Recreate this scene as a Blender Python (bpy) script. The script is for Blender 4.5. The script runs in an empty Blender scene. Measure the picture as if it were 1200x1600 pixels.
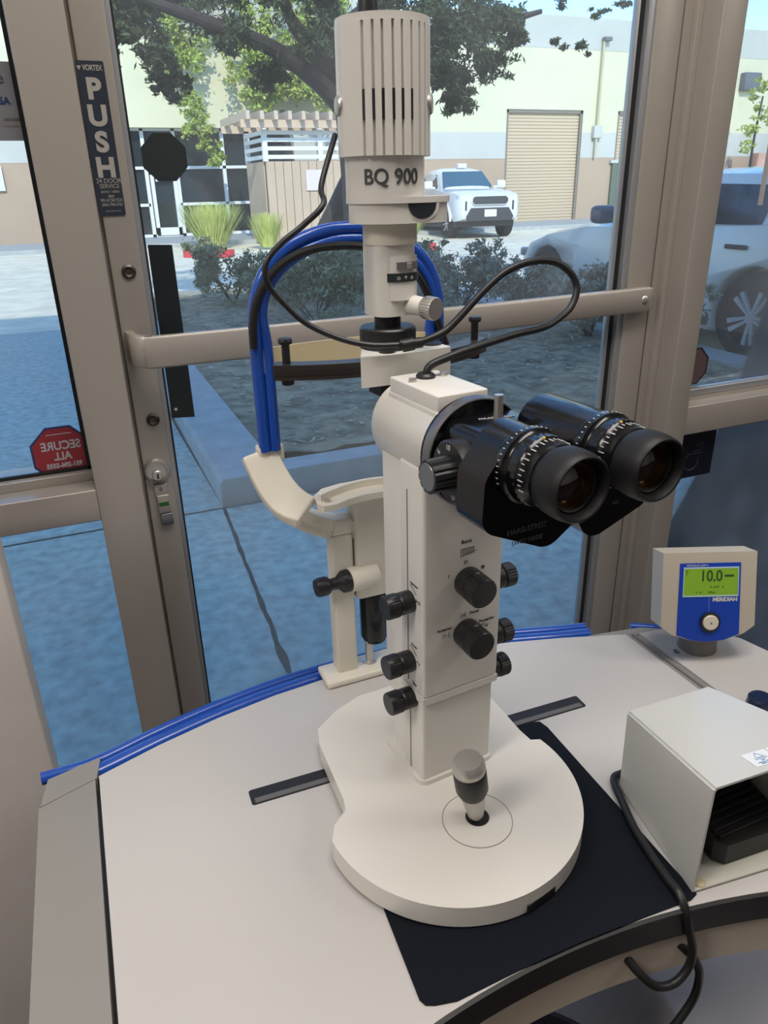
import bpy, bmesh, math, random
from mathutils import Matrix, Vector, noise
R = math.radians
V = Vector
random.seed(7)
scene = bpy.context.scene
col = scene.collection
# ------------------------------------------------------------------ camera
cd = bpy.data.cameras.new('camera')
cd.sensor_fit = 'AUTO'; cd.sensor_width = 36; cd.lens = 26; cd.clip_start = 0.02; cd.clip_end = 400
cam = bpy.data.objects.new('camera', cd); col.objects.link(cam)
cam.matrix_world = Matrix.Translation((0, 0, 1.37)) @ Matrix.Rotation(R(-22.8), 4, 'Z') @ Matrix.Rotation(R(90-23.8), 4, 'X') @ Matrix.Rotation(R(-1.3), 4, 'Z')
scene.camera = cam
# ------------------------------------------------------------------ world, sun, exposure
SUN_AZ = V((0.22, 1.0, -0.70)).normalized()      # direction the light travels
w = bpy.data.worlds.new('sky'); scene.world = w; w.use_nodes = True
nt = w.node_tree; nt.nodes.clear()
sky = nt.nodes.new('ShaderNodeTexSky'); sky.sky_type = 'NISHITA'; sky.sun_disc = False
sky.sun_elevation = R(34); sky.sun_rotation = R(192); sky.altitude = 300; sky.air_density = 1.0; sky.dust_density = 0.2; sky.ozone_density = 3.5
bg = nt.nodes.new('ShaderNodeBackground'); bg.inputs['Strength'].default_value = 0.45
wo = nt.nodes.new('ShaderNodeOutputWorld')
tint = nt.nodes.new('ShaderNodeMix'); tint.data_type = 'RGBA'; tint.blend_type = 'MULTIPLY'; tint.inputs[0].default_value = 1.0; tint.inputs[7].default_value = (.77, .90, 1.0, 1)
nt.links.new(sky.outputs[0], tint.inputs[6]); nt.links.new(tint.outputs[2], bg.inputs[0]); nt.links.new(bg.outputs[0], wo.inputs[0])
sd = bpy.data.lights.new('sun', 'SUN'); sd.energy = 3.9; sd.color = (1.0, 0.93, 0.79); sd.angle = R(0.6)
so = bpy.data.objects.new('sun', sd); col.objects.link(so)
so.rotation_euler = SUN_AZ.to_track_quat('-Z', 'Y').to_euler()
vs = scene.view_settings
vs.view_transform = 'Standard'; vs.look = 'None'; vs.gamma = 1; vs.use_curve_mapping = False; vs.exposure = 0.0
CEIL = ((0.45, 0.25, 1.15, 0.55, 17), (2.6, -0.6, 1.15, 0.55, 16), (-1.5, 0.0, 1.15, 0.55, 25))  # last lamp is added to brighten left-facing sides as window daylight would
for (x, y, a, b, e) in CEIL:
    ld = bpy.data.lights.new('ceiling_light', 'AREA'); ld.shape = 'RECTANGLE'; ld.size = a; ld.size_y = b; ld.energy = e; ld.color = (1.0, 0.93, 0.86)
    lo = bpy.data.objects.new('ceiling_light_lamp', ld); lo.location = (x, y, 2.66); col.objects.link(lo)

# ------------------------------------------------------------------ materials
MATS = {}
def mat(name, c, rough=0.5, metal=0.0, spec=0.5, noise_amt=0.0, noise_scale=20, bump=0.0, bump_scale=200, coat=0.0, c2=None, detail=3, emit=None, estr=0):
    m = bpy.data.materials.new(name); m.use_nodes = True; n = m.node_tree.nodes; l = m.node_tree.links
    b = n['Principled BSDF']; b.inputs['Base Color'].default_value = (*c, 1); b.inputs['Roughness'].default_value = rough
    b.inputs['Metallic'].default_value = metal; b.inputs['Specular IOR Level'].default_value = spec
    b.inputs['Coat Weight'].default_value = coat
    if emit: b.inputs['Emission Color'].default_value = (*emit, 1); b.inputs['Emission Strength'].default_value = estr
    tc = n.new('ShaderNodeTexCoord')
    if noise_amt or c2:
        t = n.new('ShaderNodeTexNoise'); t.inputs['Scale'].default_value = noise_scale; t.inputs['Detail'].default_value = detail
        l.new(tc.outputs['Object'], t.inputs['Vector'])
        r = n.new('ShaderNodeValToRGB'); l.new(t.outputs['Fac'], r.inputs[0])
        r.color_ramp.elements[0].position = .3; r.color_ramp.elements[1].position = .7
        r.color_ramp.elements[0].color = (*[x*(1-noise_amt) for x in c], 1)
        r.color_ramp.elements[1].color = (*(c2 or [min(1, x*(1+noise_amt)) for x in c]), 1)
        l.new(r.outputs[0], b.inputs['Base Color'])
    if bump:
        t = n.new('ShaderNodeTexNoise'); t.inputs['Scale'].default_value = bump_scale
        l.new(tc.outputs['Object'], t.inputs['Vector'])
        bp = n.new('ShaderNodeBump'); bp.inputs['Strength'].default_value = bump; bp.inputs['Distance'].default_value = 0.002
        l.new(t.outputs['Fac'], bp.inputs['Height']); l.new(bp.outputs[0], b.inputs['Normal'])
    MATS[name] = m
    return m
def glass_mat(name, tint, dust, dustcol=(.75, .8, .85)):
    m = bpy.data.materials.new(name); m.use_nodes = True; n = m.node_tree.nodes; l = m.node_tree.links
    n.clear(); o = n.new('ShaderNodeOutputMaterial')
    tr = n.new('ShaderNodeBsdfTransparent'); tr.inputs[0].default_value = (*tint, 1)
    gl = n.new('ShaderNodeBsdfGlossy'); gl.inputs['Roughness'].default_value = 0.02
    lw = n.new('ShaderNodeFresnel'); lw.inputs[0].default_value = 1.3
    mx = n.new('ShaderNodeMixShader'); l.new(lw.outputs[0], mx.inputs[0]); l.new(tr.outputs[0], mx.inputs[1]); l.new(gl.outputs[0], mx.inputs[2])
    df = n.new('ShaderNodeBsdfDiffuse'); df.inputs[0].default_value = (*dustcol, 1)
    t = n.new('ShaderNodeTexNoise'); t.inputs['Scale'].default_value = 6; t.inputs['Detail'].default_value = 8
    tc = n.new('ShaderNodeTexCoord'); l.new(tc.outputs['Object'], t.inputs['Vector'])
    mp = n.new('ShaderNodeMapRange'); mp.inputs['From Min'].default_value = .3; mp.inputs['From Max'].default_value = .75
    mp.inputs['To Min'].default_value = dust*.4; mp.inputs['To Max'].default_value = dust*1.5; l.new(t.outputs['Fac'], mp.inputs['Value'])
    m2 = n.new('ShaderNodeMixShader'); l.new(mp.outputs[0], m2.inputs[0]); l.new(mx.outputs[0], m2.inputs[1]); l.new(df.outputs[0], m2.inputs[2])
    l.new(m2.outputs[0], o.inputs[0]); return m
cream = mat('instrument cream enamel', (.73, .705, .655), .32, bump=.04, bump_scale=900)
creamc = mat('cast cream enamel', (.62, .60, .55), .26, bump=.10, bump_scale=520)
creamh = mat('head rest cream', (.74, .70, .60), .4, bump=.03, bump_scale=700)
topwhite = mat('white laminate', (.53, .513, .497), .42, bump=.02, bump_scale=900)
edgegrey = mat('grey painted steel', (.27, .26, .245), .45)
apronm = mat('beige edge', (.62, .55, .44), .5)
blackm = mat('black rubber', (.012, .012, .013), .42)
blackg = mat('black gloss enamel', (.004, .0045, .006), .2, spec=.4, coat=.1)
blackk = mat('black knob', (.015, .015, .017), .38)
rubber = mat('black eyecup rubber', (.011, .011, .012), .5, spec=.35)
matm = mat('blue black mat', (.005, .007, .012), .65, spec=.12)
darkmetal = mat('dark bronze metal', (.055, .045, .04), .35, .3)
steel = mat('steel', (.60, .58, .55), .38, .85)
satin = mat('satin aluminium', (.52, .50, .47), .35, .55)
steeld = mat('ribbed steel', (.25, .25, .26), .35, .9)
blue = mat('blue plastic', (.010, .075, .42), .25, coat=.3)
bluep = mat('blue front foil', (.004, .05, .42), .35)
strapm = mat('cream strap', (.74, .62, .38), .5)
lens = mat('coated lens', (.03, .015, .008), .05, spec=1, coat=1)
lensring = mat('brass lens ring', (.16, .09, .04), .25, .8)
ink = mat('black ink', (.02, .02, .02), .6)
inkg = mat('grey ink', (.12, .12, .12), .6)
inkw = mat('white ink', (.6, .6, .6), .5)
inkd = mat('faint grey ink', (.06, .06, .065), .5)
alu = mat('bronze anodised aluminium', (.42, .385, .345), .36, .35, noise_amt=.03, noise_scale=3)
alud = mat('shadow gap', (.03, .028, .025), .7)
alub = mat('mill aluminium stop', (.42, .44, .46), .35, .6)
gasket = mat('gasket', (.012, .013, .015), .6)
lcd = mat('green lcd', (.16, .29, .02), .4, emit=(.25, .5, .03), estr=.18)
lcdt = mat('lcd segment', (.03, .09, .015), .5)
glass = glass_mat('window glass', (.92, .955, .955),   .095)
dglass = mat('dark glass', (.02, .03, .035), .08, spec=.8)
wallw = mat('painted wall', (.82, .76, .71), .7, noise_amt=.02)
footw = mat('foot switch cream enamel', (.60, .60, .57), .25, coat=.2)
pedalm = mat('ribbed pedal rubber', (.014, .014, .015), .5)

# ------------------------------------------------------------------ mesh helpers
WM = {}
def axm(p, d, up=None):
    d = V(d).normalized(); q = d.to_track_quat('Z', 'Y' if up is None else 'Y')
    return Matrix.Translation(V(p)) @ q.to_matrix().to_4x4()
def frame(o, right, up):
    r = V(right).normalized(); u = V(up); n = r.cross(u).normalized(); u = n.cross(r)
    m = Matrix((r, u, n)).transposed().to_4x4(); return Matrix.Translation(V(o)) @ m
class MB:
    def __init__(s, M=None): s.bm = bmesh.new(); s.M = M or Matrix.Identity(4)
    def _merge(s, t, X=None):
        m = s.M @ (X or Matrix.Identity(4)); t.transform(m)
        if m.determinant() < 0: bmesh.ops.reverse_faces(t, faces=t.faces[:])
        me = bpy.data.meshes.new('t'); t.to_mesh(me); t.free(); s.bm.from_mesh(me); bpy.data.meshes.remove(me); return s
    def _bev(s, t, b, seg=3, sel=None, ang=25):
        if b:
            es = [e for e in t.edges if len(e.link_faces) == 2 and e.calc_face_angle(0) > R(ang)]
            if sel: es = [e for e in es if sel(e)]
            bmesh.ops.bevel(t, geom=es, offset=b, segments=seg, affect='EDGES', profile=.5, clamp_overlap=True)
    def box(s, a, b, bev=0, X=None, seg=3):
        t = bmesh.new(); bmesh.ops.create_cube(t, size=1)
        a = V(a); b = V(b); c = (a+b)/2; d = b-a
        for v in t.verts: v.co = V((v.co.x*abs(d.x), v.co.y*abs(d.y), v.co.z*abs(d.z)))+c
        s._bev(t, bev, seg); return s._merge(t, X)
    def prism(s, pts, z0, z1, bev=0, X=None, seg=3, top=1.0, mid=None, ang=25):
        t = bmesh.new(); n = len(pts)
        ar = sum(pts[i][0]*pts[(i+1) % n][1]-pts[(i+1) % n][0]*pts[i][1] for i in range(n))
        if ar < 0: pts = pts[::-1]
        cx = mid[0] if mid else 0; cy = mid[1] if mid else 0
        A = [t.verts.new((p[0], p[1], z0)) for p in pts]
        B = [t.verts.new((cx+(p[0]-cx)*top, cy+(p[1]-cy)*top, z1)) for p in pts]
        t.faces.new(A[::-1]); t.faces.new(B)
        for i in range(n): t.faces.new((A[i], A[(i+1) % n], B[(i+1) % n], B[i]))
        s._bev(t, bev, seg, ang=ang); return s._merge(t, X)
    def hull8(s, A, B, bev=0, X=None):      # two quads joined
        t = bmesh.new(); a = [t.verts.new(p) for p in A]; b = [t.verts.new(p) for p in B]
        t.faces.new(a[::-1]); t.faces.new(b); n = len(a)
        for i in range(n): t.faces.new((a[i], a[(i+1) % n], b[(i+1) % n], b[i]))
        bmesh.ops.recalc_face_normals(t, faces=t.faces[:])
        s._bev(t, bev); return s._merge(t, X)
    def cyl(s, p0, p1, r0, r1=None, seg=32, bev=0, X=None):
        r1 = r0 if r1 is None else r1; p0 = V(p0); p1 = V(p1); L = (p1-p0).length
        t = bmesh.new(); bmesh.ops.create_cone(t, cap_ends=True, segments=seg, radius1=r0, radius2=r1, depth=L)
        bmesh.ops.translate(t, vec=(0, 0, L/2), verts=t.verts[:])
        s._bev(t, bev, 2, ang=50)
        return s._merge(t, (X or Matrix.Identity(4)) @ axm(p0, p1-p0))
    def lathe(s, prof, X=None, seg=48, ribs=None):
        t = bmesh.new(); rings = []
        for (r, z) in prof:
            ring = []
            for k in range(seg):
                a = 2*math.pi*k/seg; rr = r
                if ribs and ribs[0] <= z <= ribs[1] and k % 2: rr = r-ribs[2]
                ring.append(t.verts.new((rr*math.cos(a), rr*math.sin(a), z)))
            rings.append(ring)
        for a, b in zip(rings, rings[1:]):
            for k in range(seg): t.faces.new((a[k], a[(k+1) % seg], b[(k+1) % seg], b[k]))
        if prof[0][0] > 1e-5: t.faces.new(rings[0][::-1])
        if prof[-1][0] > 1e-5: t.faces.new(rings[-1])
        bmesh.ops.remove_doubles(t, verts=t.verts[:], dist=1e-6)
        bmesh.ops.recalc_face_normals(t, faces=t.faces[:])
        return s._merge(t, X)
    def sphere(s, c, r, X=None, sc=(1, 1, 1), u=20, v=12):
        t = bmesh.new(); bmesh.ops.create_uvsphere(t, u_segments=u, v_segments=v, radius=r)
        for q in t.verts: q.co = V((q.co.x*sc[0], q.co.y*sc[1], q.co.z*sc[2]))+V(c)
        return s._merge(t, X)
    def tube(s, pts, r, seg=12, sm=8, X=None, flat=None):
        P = [V(p) for p in pts]
        if sm > 1 and len(P) > 2:
            Q = []; E = [P[0]*2-P[1]]+P+[P[-1]*2-P[-2]]
            for i in range(1, len(E)-2):
                for k in range(sm):
                    u = k/sm; a, b, c, d = E[i-1:i+3]
                    Q.append(.5*((2*b)+(c-a)*u+(2*a-5*b+4*c-d)*u*u+(3*b-a-3*c+d)*u**3))
            P = Q+[P[-1]]
        t = bmesh.new(); rings = []; T = (P[1]-P[0]).normalized()
        N = T.orthogonal().normalized()
        if flat: N = V(flat); N = (N-T*N.dot(T)).normalized()
        for i, p in enumerate(P):
            T2 = ((P[min(i+1, len(P)-1)]-P[max(i-1, 0)])).normalized()
            N = (N-T2*N.dot(T2)).normalized(); B = T2.cross(N)
            rr = r if not isinstance(r, (list, tuple)) else (r[0]+(r[1]-r[0])*i/(len(P)-1))
            rings.append([t.verts.new(p+N*rr*math.cos(2*math.pi*k/seg)+B*rr*math.sin(2*math.pi*k/seg)) for k in range(seg)])
        for a, b in zip(rings, rings[1:]):
            for k in range(seg): t.faces.new((a[k], a[(k+1) % seg], b[(k+1) % seg], b[k]))
        t.faces.new(rings[0][::-1]); t.faces.new(rings[-1])
        bmesh.ops.recalc_face_normals(t, faces=t.faces[:])
        return s._merge(t, X)
    def sweep(s, path, sec, X=None, closed=False):   # path of (x,y) in plane, section of (offset, z)
        t = bmesh.new(); n = len(path); rings = []
        for i in range(n):
            a = V(path[(i-1) % n] if closed else path[max(i-1, 0)]); b = V(path[(i+1) % n] if closed else path[min(i+1, n-1)])
            d = (b-a).normalized(); nn = V((-d.y, d.x)); p = V(path[i])
            rings.append([t.verts.new((p.x+nn.x*o, p.y+nn.y*o, z)) for (o, z) in sec])
        m = len(sec)
        for i in range(n if closed else n-1):
            A = rings[i]; B = rings[(i+1) % n]
            for k in range(m): t.faces.new((A[k], A[(k+1) % m], B[(k+1) % m], B[k]))
        if not closed: t.faces.new(rings[0]); t.faces.new(rings[-1][::-1])
        bmesh.ops.recalc_face_normals(t, faces=t.faces[:])
        return s._merge(t, X)
    def quads(s, Q):
        for q in Q: s.bm.faces.new([s.bm.verts.new(s.M @ V(p)) for p in q])
        return s
    def build(s, name, m, parent=None, ang=35, base=False):
        me = bpy.data.meshes.new(name)
        vs_ = s.bm.verts
        lo = V((min(v.co[i] for v in vs_) for i in range(3))); hi = V((max(v.co[i] for v in vs_) for i in range(3)))
        c = V(((lo.x+hi.x)/2, (lo.y+hi.y)/2, lo.z if parent is None else (lo.z+hi.z)/2))
        for v in vs_: v.co -= c
        s.bm.to_mesh(me); s.bm.free()
        for p in me.polygons: p.use_smooth = True
        me.set_sharp_from_angle(angle=R(ang))
        me.materials.append(m)
        o = bpy.data.objects.new(name, me); col.objects.link(o)
        o.location = c; W = Matrix.Translation(c)
        if parent: o.parent = parent; o.matrix_parent_inverse = WM[parent.name].inverted()
        WM[o.name] = W
        return o
def tag(o, label=None, cat=None, group=None, kind=None):
    if label: o['label'] = label
    if cat: o['category'] = cat
    if group: o['group'] = group
    if kind: o['kind'] = kind
    return o
def empty(name, loc, label=None, cat=None, group=None, kind=None):
    o = bpy.data.objects.new(name, None); o.empty_display_size = .05; col.objects.link(o); o.location = loc
    WM[o.name] = Matrix.Translation(V(loc)); return tag(o, label, cat, group, kind)
def copy_tree(o, delta, parent=None):
    c = o.copy(); col.objects.link(c)
    if parent is not None: c.parent = parent
    else: c.location = o.location+V(delta)
    for ch in [x for x in bpy.data.objects if x.parent == o]: copy_tree(ch, delta, c)
    return c
def circ(cx, cy, r, a0=0, a1=360, n=32):
    return [(cx+r*math.cos(R(a0+(a1-a0)*k/n)), cy+r*math.sin(R(a0+(a1-a0)*k/n))) for k in range(n+(0 if a1-a0 == 360 else 1))]
def rrect(x0, y0, x1, y1, r, n=6):
    return circ(x1-r, y0+r, r, -90, 0, n)+circ(x1-r, y1-r, r, 0, 90, n)+circ(x0+r, y1-r, r, 90, 180, n)+circ(x0+r, y0+r, r, 180, 270, n)
def hull2(P):
    P = sorted(set((round(a, 6), round(b, 6)) for a, b in P))
    def half(Q):
        h = []
        for p in Q:
            while len(h) > 1 and (h[-1][0]-h[-2][0])*(p[1]-h[-2][1])-(h[-1][1]-h[-2][1])*(p[0]-h[-2][0]) <= 0: h.pop()
            h.append(p)
        return h
    a = half(P); b = half(P[::-1]); return a[:-1]+b[:-1]
def txt(s, size, X, parent, m, name='lettering', ext=.0002, wrap=None, align='CENTER', bold=0, sx=1):
    cu = bpy.data.curves.new('f', 'FONT'); cu.body = s; cu.size = size; cu.align_x = align; cu.align_y = 'CENTER'; cu.extrude = ext; cu.offset = bold
    o = bpy.data.objects.new('f', cu); col.objects.link(o)
    dg = bpy.context.evaluated_depsgraph_get()
    me = bpy.data.meshes.new_from_object(o.evaluated_get(dg)); bpy.data.objects.remove(o); bpy.data.curves.remove(cu)
    b = MB(X); t = bmesh.new(); t.from_mesh(me); bpy.data.meshes.remove(me)
    if sx != 1:
        for v in t.verts: v.co.x *= sx
    if wrap:
        bmesh.ops.triangulate(t, faces=t.faces[:])
        for _ in range(2): bmesh.ops.subdivide_edges(t, edges=[e for e in t.edges if e.calc_length() > size*.12], cuts=1); bmesh.ops.triangulate(t, faces=t.faces[:])
        for v in t.verts:
            a = v.co.x/wrap; rr = wrap+v.co.z; v.co = V((rr*math.sin(a), v.co.y, rr*math.cos(a)-wrap))
    if abs(sx) != sx: bmesh.ops.reverse_faces(t, faces=t.faces[:])
    b._merge(t)
    if parent == 'mb': return b
    return b.build(name, m, parent)

# ================================================================== STRUCTURE
def struct(o): o['kind'] = 'structure'; return o
# indoor floor, ceiling, walls
carpet = mat('dark maroon carpet', (.03, .017, .02), .9, noise_amt=.3, noise_scale=80)
struct(MB().box((-3, -3.6, -.05), (6, 1.06, 0)).build('floor', carpet))
struct(MB().box((-3, -3.6, 2.7), (6, 1.04, 2.8)).build('ceiling', wallw))
struct(MB().box((-3, -3.7, 0), (6, -3.6, 2.7)).build('wall_back', wallw))
struct(MB().box((6, -3.7, 0), (6.1, 1.25, 2.7)).build('wall_right', wallw))
struct(MB().box((-3.1, -3.7, 0), (-3, 1.25, 2.7)).build('wall_side', wallw))
struct(MB().box((-.70, .93, 0), (-.122, .995, 2.7), .003).build('wall_left', wallw))
struct(MB().box((-.70, .917, 0), (-.120, .93, .15), .002).build('baseboard_left', mat('dark cove base', (.05, .045, .045), .5)))
stucco = mat('storefront stucco', (.6, .57, .5), .9)
struct(MB().box((-14, 1.0, 2.8), (24, 1.3, 6.2)).box((2.75, 1.0, 0), (24, 1.3, 2.8)).box((-14, 1.0, 0), (-2.95, 1.3, 2.8)).build('wall_front', stucco))
struct(MB().box((-2.95, 1.0, 2.3), (2.75, 1.12, 2.8)).build('trim_1', alu))
# left window with mullion and rail; unseen stretch past the wall added for daylight
w1 = struct(empty('window_1', (-.4, 1.05, 0)))
MB().box((.002, 1.0, 0), (.0625, 1.10, 2.35), .002).box((.0620, 1.055, 0), (.0690, 1.10, 2.35)).build('mullion', alu, w1)
MB().box((-2.95, 1.0, .96), (.002, 1.1, 1.005), .0015).box((-2.95, 1.04, 1.005), (.002, 1.1, 1.018), .001).build('rail', alu, w1)
MB().box((-2.95, 1.0, 0), (.002, 1.1, .12), .002).box((-2.95, 1.0, 2.25), (.002, 1.1, 2.35)).build('sill', alu, w1)
MB().box((-2.95, 1.057, 1.015), (.002, 1.063, 2.25)).build('upper_pane', glass, w1)
MB().box((-2.95, 1.057, .12), (.002, 1.063, .96)).build('lower_pane', glass, w1)
MB().box((-2.95, 1.052, 1.018), (.002, 1.057, 1.0225)).box((-.003, 1.052, 1.018), (.002, 1.057, 2.25)).box((-2.95, 1.052, .953), (.002, 1.057, .96)).build('gasket', gasket, w1)
# door
d1 = struct(empty('door_1', (.5, 1.06, 0)))
MB().box((.0695, 1.042, .02), (.108, 1.088, 2.25), .0015).build('lock_stile', alu, d1)
MB().box((.900, 1.042, .02), (.950, 1.088, 2.25), .0015).build('hinge_stile', alu, d1)
MB().box((.0695, 1.042, .02), (.95, 1.088, .18), .0015).box((.0695, 1.042, 2.15), (.95, 1.088, 2.25)).build('rail', alu, d1)
MB().box((.889, 1.046, .18), (.900, 1.085, 2.15), .001).box((.872, 1.055, .18), (.879, 1.0625, 2.15), .001).box((.889, 1.068, .18), (.895, 1.085, 2.15), .001).box((.108, 1.05, .18), (.115, 1.085, 2.15), .001).build('glazing_stop', alub, d1)
MB().box((.879, 1.057, .18), (.889, 1.067, 2.15)).box((.115, 1.055, .18), (.118, 1.06, 2.15)).build('gasket', gasket, d1)
MB().box((.108, 1.0625, .18), (.889, 1.068, 2.15)).build('glass_pane', glass, d1)
# push bar, slightly slanted
def barpts(): return [(.078, 1.045), (.079, 1.02), (.084, 1.0), (.096, .988), (.115, .984), (.3, .990), (.6, 1.004), (.935, 1.030)]
P_ = barpts(); fine = []
for i in range(len(P_)-1):
    for k in range(4):
        u = k/4; E = [P_[max(i-1, 0)], P_[i], P_[i+1], P_[min(i+2, len(P_)-1)]]
        fine.append(tuple(.5*((2*E[1][j])+(E[2][j]-E[0][j])*u+(2*E[0][j]-5*E[1][j]+4*E[2][j]-E[3][j])*u*u+(3*E[1][j]-E[0][j]-3*E[2][j]+E[3][j])*u**3) for j in (0, 1)))
fine.append(P_[-1])
pb = MB().sweep(fine, [(-.004, 1.162), (.006, 1.162), (.008, 1.165), (.008, 1.199), (.006, 1.202), (-.004, 1.202), (-.006, 1.199), (-.006, 1.165)]).box((.9, 1.028, 1.164), (.945, 1.042, 1.2), .002).build('push_bar', alu, d1)
MB().sphere((.9235, 1.0235, 1.1825), .0075, sc=(1, .6, 1)).build('screw', steel, pb)
def dscrew(x, z, r=.009): return MB().lathe([(0, 0), (r, 0), (r, .002), (r*.7, .004), (r*.45, .002), (0, .002)], axm((x, 1.042, z), (0, -1, 0)), 24).build('screw', mat('dull screw', (.10, .09, .08), .4, .8) if 'dull screw' not in MATS else MATS['dull screw'], d1)
dscrew(.0905, 1.276); dscrew(.0925, 1.079)
lk = MB().lathe([(0, 0), (.0185, 0), (.0185, .004), (.016, .0085), (.014, .009), (.013, .006), (0, .006)], axm((.087, 1.042, 1.005), (0, -1, 0)), 40).build('lock_cylinder', steel, d1)
MB().lathe([(0, .006), (.0075, .006), (.0075, .011), (.0065, .012), (0, .012)], axm((.0865, 1.042, 1.0), (0, -1, 0)), 32).build('key_plug', steel, lk)
MB().box((.0853, 1.0295, .9955), (.0877, 1.0303, 1.003)).build('keyhole', blackm, lk)
ind = MB().box((.0795, 1.038, .9665), (.0985, 1.042, .984), .001).box((.081, 1.036, .9395), (.0985, 1.042, .9675), .001).build('lock_indicator', mat('satin cover', (.5, .46, .4), .35, .7), d1)
MB().box((.0825, 1.0355, .921), (.0995, 1.042, .9385), .001).build('slide_plate', steeld, ind)
MB().lathe([(0, 0), (.003, 0), (.003, .0006), (0, .0006)], axm((.0885, 1.038, .9765), (0, -1, 0)), 16).build('screw', steeld, ind)
MB().box((.0825, 1.0352, .951), (.0965, 1.0362, .957)).build('green_flag', mat('green flag', (.02, .12, .02), .5), ind)
# jamb + mullion to the right, right window
w2 = struct(empty('window_2', (1.5, 1.05, 0)))
MB().box((.955, 1.045, 0), (.972, 1.10, 2.35), .001).box((.972, 1.035, 0), (.983, 1.10, 2.35), .001).build('jamb', alu, w2)
MB().box((.983, .995, 0), (1.030, 1.10, 2.35), .002).build('mullion', alu, w2)
MB().box((1.030, .998, .93), (2.75, 1.10, .985), .002).box((1.03, 1.03, .985), (2.75, 1.05, .992)).build('rail', alu, w2)
MB().box((1.03, 1.032, .992), (2.75, 1.05, 1.006), .002).build('glazing_stop', alub, w2)
MB().box((1.03, 1.0, 0), (2.75, 1.10, .1), .002).box((1.03, 1.0, 2.25), (2.75, 1.1, 2.35)).build('sill', alu, w2)
MB().box((1.03, 1.055, .985), (2.75, 1.061, 2.25)).build('upper_pane', glass, w2)
MB().box((1.03, 1.055, .1), (2.75, 1.061, .93)).build('lower_pane', glass, w2)
struct(MB().box((.05, .99, 0), (1.0, 1.12, .02)).box((.0665, 1.03, 2.255), (.955, 1.1, 2.32)).build('trim_2', alu))
# ceiling light fixtures; the left one is added in place of window daylight
for i, (x, y, a, b, e) in enumerate(CEIL):
    f = empty('ceiling_light', (x, y, 2.7), 'recessed rectangular ceiling light panel ' + ('nearest the door', 'over the right side of the room', 'added at the left in place of window daylight')[i], 'ceiling light', 'ceiling light panels')
    MB().sweep([(x-a/2-.02, y-b/2-.02), (x+a/2+.02, y-b/2-.02), (x+a/2+.02, y+b/2+.02), (x-a/2-.02, y+b/2+.02)], [(0, 2.67), (.02, 2.67), (.02, 2.7), (0, 2.7)], closed=True).build('frame', footw, f)
    MB().box((x-a/2, y-b/2, 2.685), (x+a/2, y+b/2, 2.699)).build('diffuser', mat('diffuser', (.8, .8, .78), .6, emit=(1, .95, .88), estr=3.0) if 'diffuser' not in MATS else MATS['diffuser'], f)

# ------------------------------------------------------------------ signs on the glass and door
navy = mat('navy sign', (.022, .032, .05), .45)
signl = mat('sign letters', (.42, .40, .36), .5)
ps = empty('push_sign', (.0885, 1.0415, 1.346), 'tall narrow navy PUSH sign on the door stile above the lock', 'sign')
FS = lambda x, z, y=1.0408: frame((x, y, z), (1, 0, 0), (0, 0, 1))
MB(FS(.0820, 1.4258)).prism(rrect(-.0155, -.083, .0155, .083, .0022), -.0006, 0).build('plate', navy, ps)
for k, ch in enumerate('PUSH'): txt(ch, .0295, FS(.0824, 1.4795-k*.0278, 1.0406), ps, signl, 'letter', .0002, bold=.0013, sx=1.05)
txt('VORTEX', .0078, FS(.0843, 1.5015, 1.0406), ps, signl, bold=.0002, sx=.72)
MB(FS(.0697, 1.5015, 1.0406)).prism([(-.0024, .0020), (.0024, .0020), (0, -.0026)], 0, .0003).build('logo', signl, ps)
for t_, z_, s_, sx_ in (('24 DOOR', 1.3822, .0072, .95), ('SERVICE', 1.3763, .0068, .95), ('parts / sales', 1.3706, .0048, .95), ('800', 1.3650, .0046, 1), ('99-VORTEX', 1.3603, .0056, .9), ('(800) 998-6783', 1.3555, .0044, .9), ('www. door service', 1.3485, .0026, .9)):
    txt(t_, s_, FS(.0832, z_, 1.0406), ps, signl, sx=sx_)
def octpts(r): return [(r*math.cos(R(22.5+45*k)), r*math.sin(R(22.5+45*k))) for k in range(8)]
MB(FS(.1563, 1.4085, 1.0615)).prism(octpts(.0298), -.0006, 0).build('octagon_decal', mat('dark decal back', (.012, .02, .02), .6))
tag(bpy.data.objects['octagon_decal'], 'black octagonal decal on the door glass right of the push sign', 'decal')
bs = empty('strip_decal', (.134, 1.0615, 1.07), 'long black vertical strip decal on the door glass behind the push bar', 'decal')
MB().prism([(.1205, 1.0725), (.1525, 1.0700), (.1515, 1.3045), (.1205, 1.3060)], 1.0605, 1.0615, X=Matrix(((1, 0, 0, 0), (0, 0, 1, 0), (0, 1, 0, 0), (0, 0, 0, 1)))).build('strip', mat('black strip', (.012, .016, .018), .35), bs)
MB().cyl((.1275, 1.0604, 1.0848), (.1275, 1.0600, 1.0848), .0022).build('rivet', inkw, bs)
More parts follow.
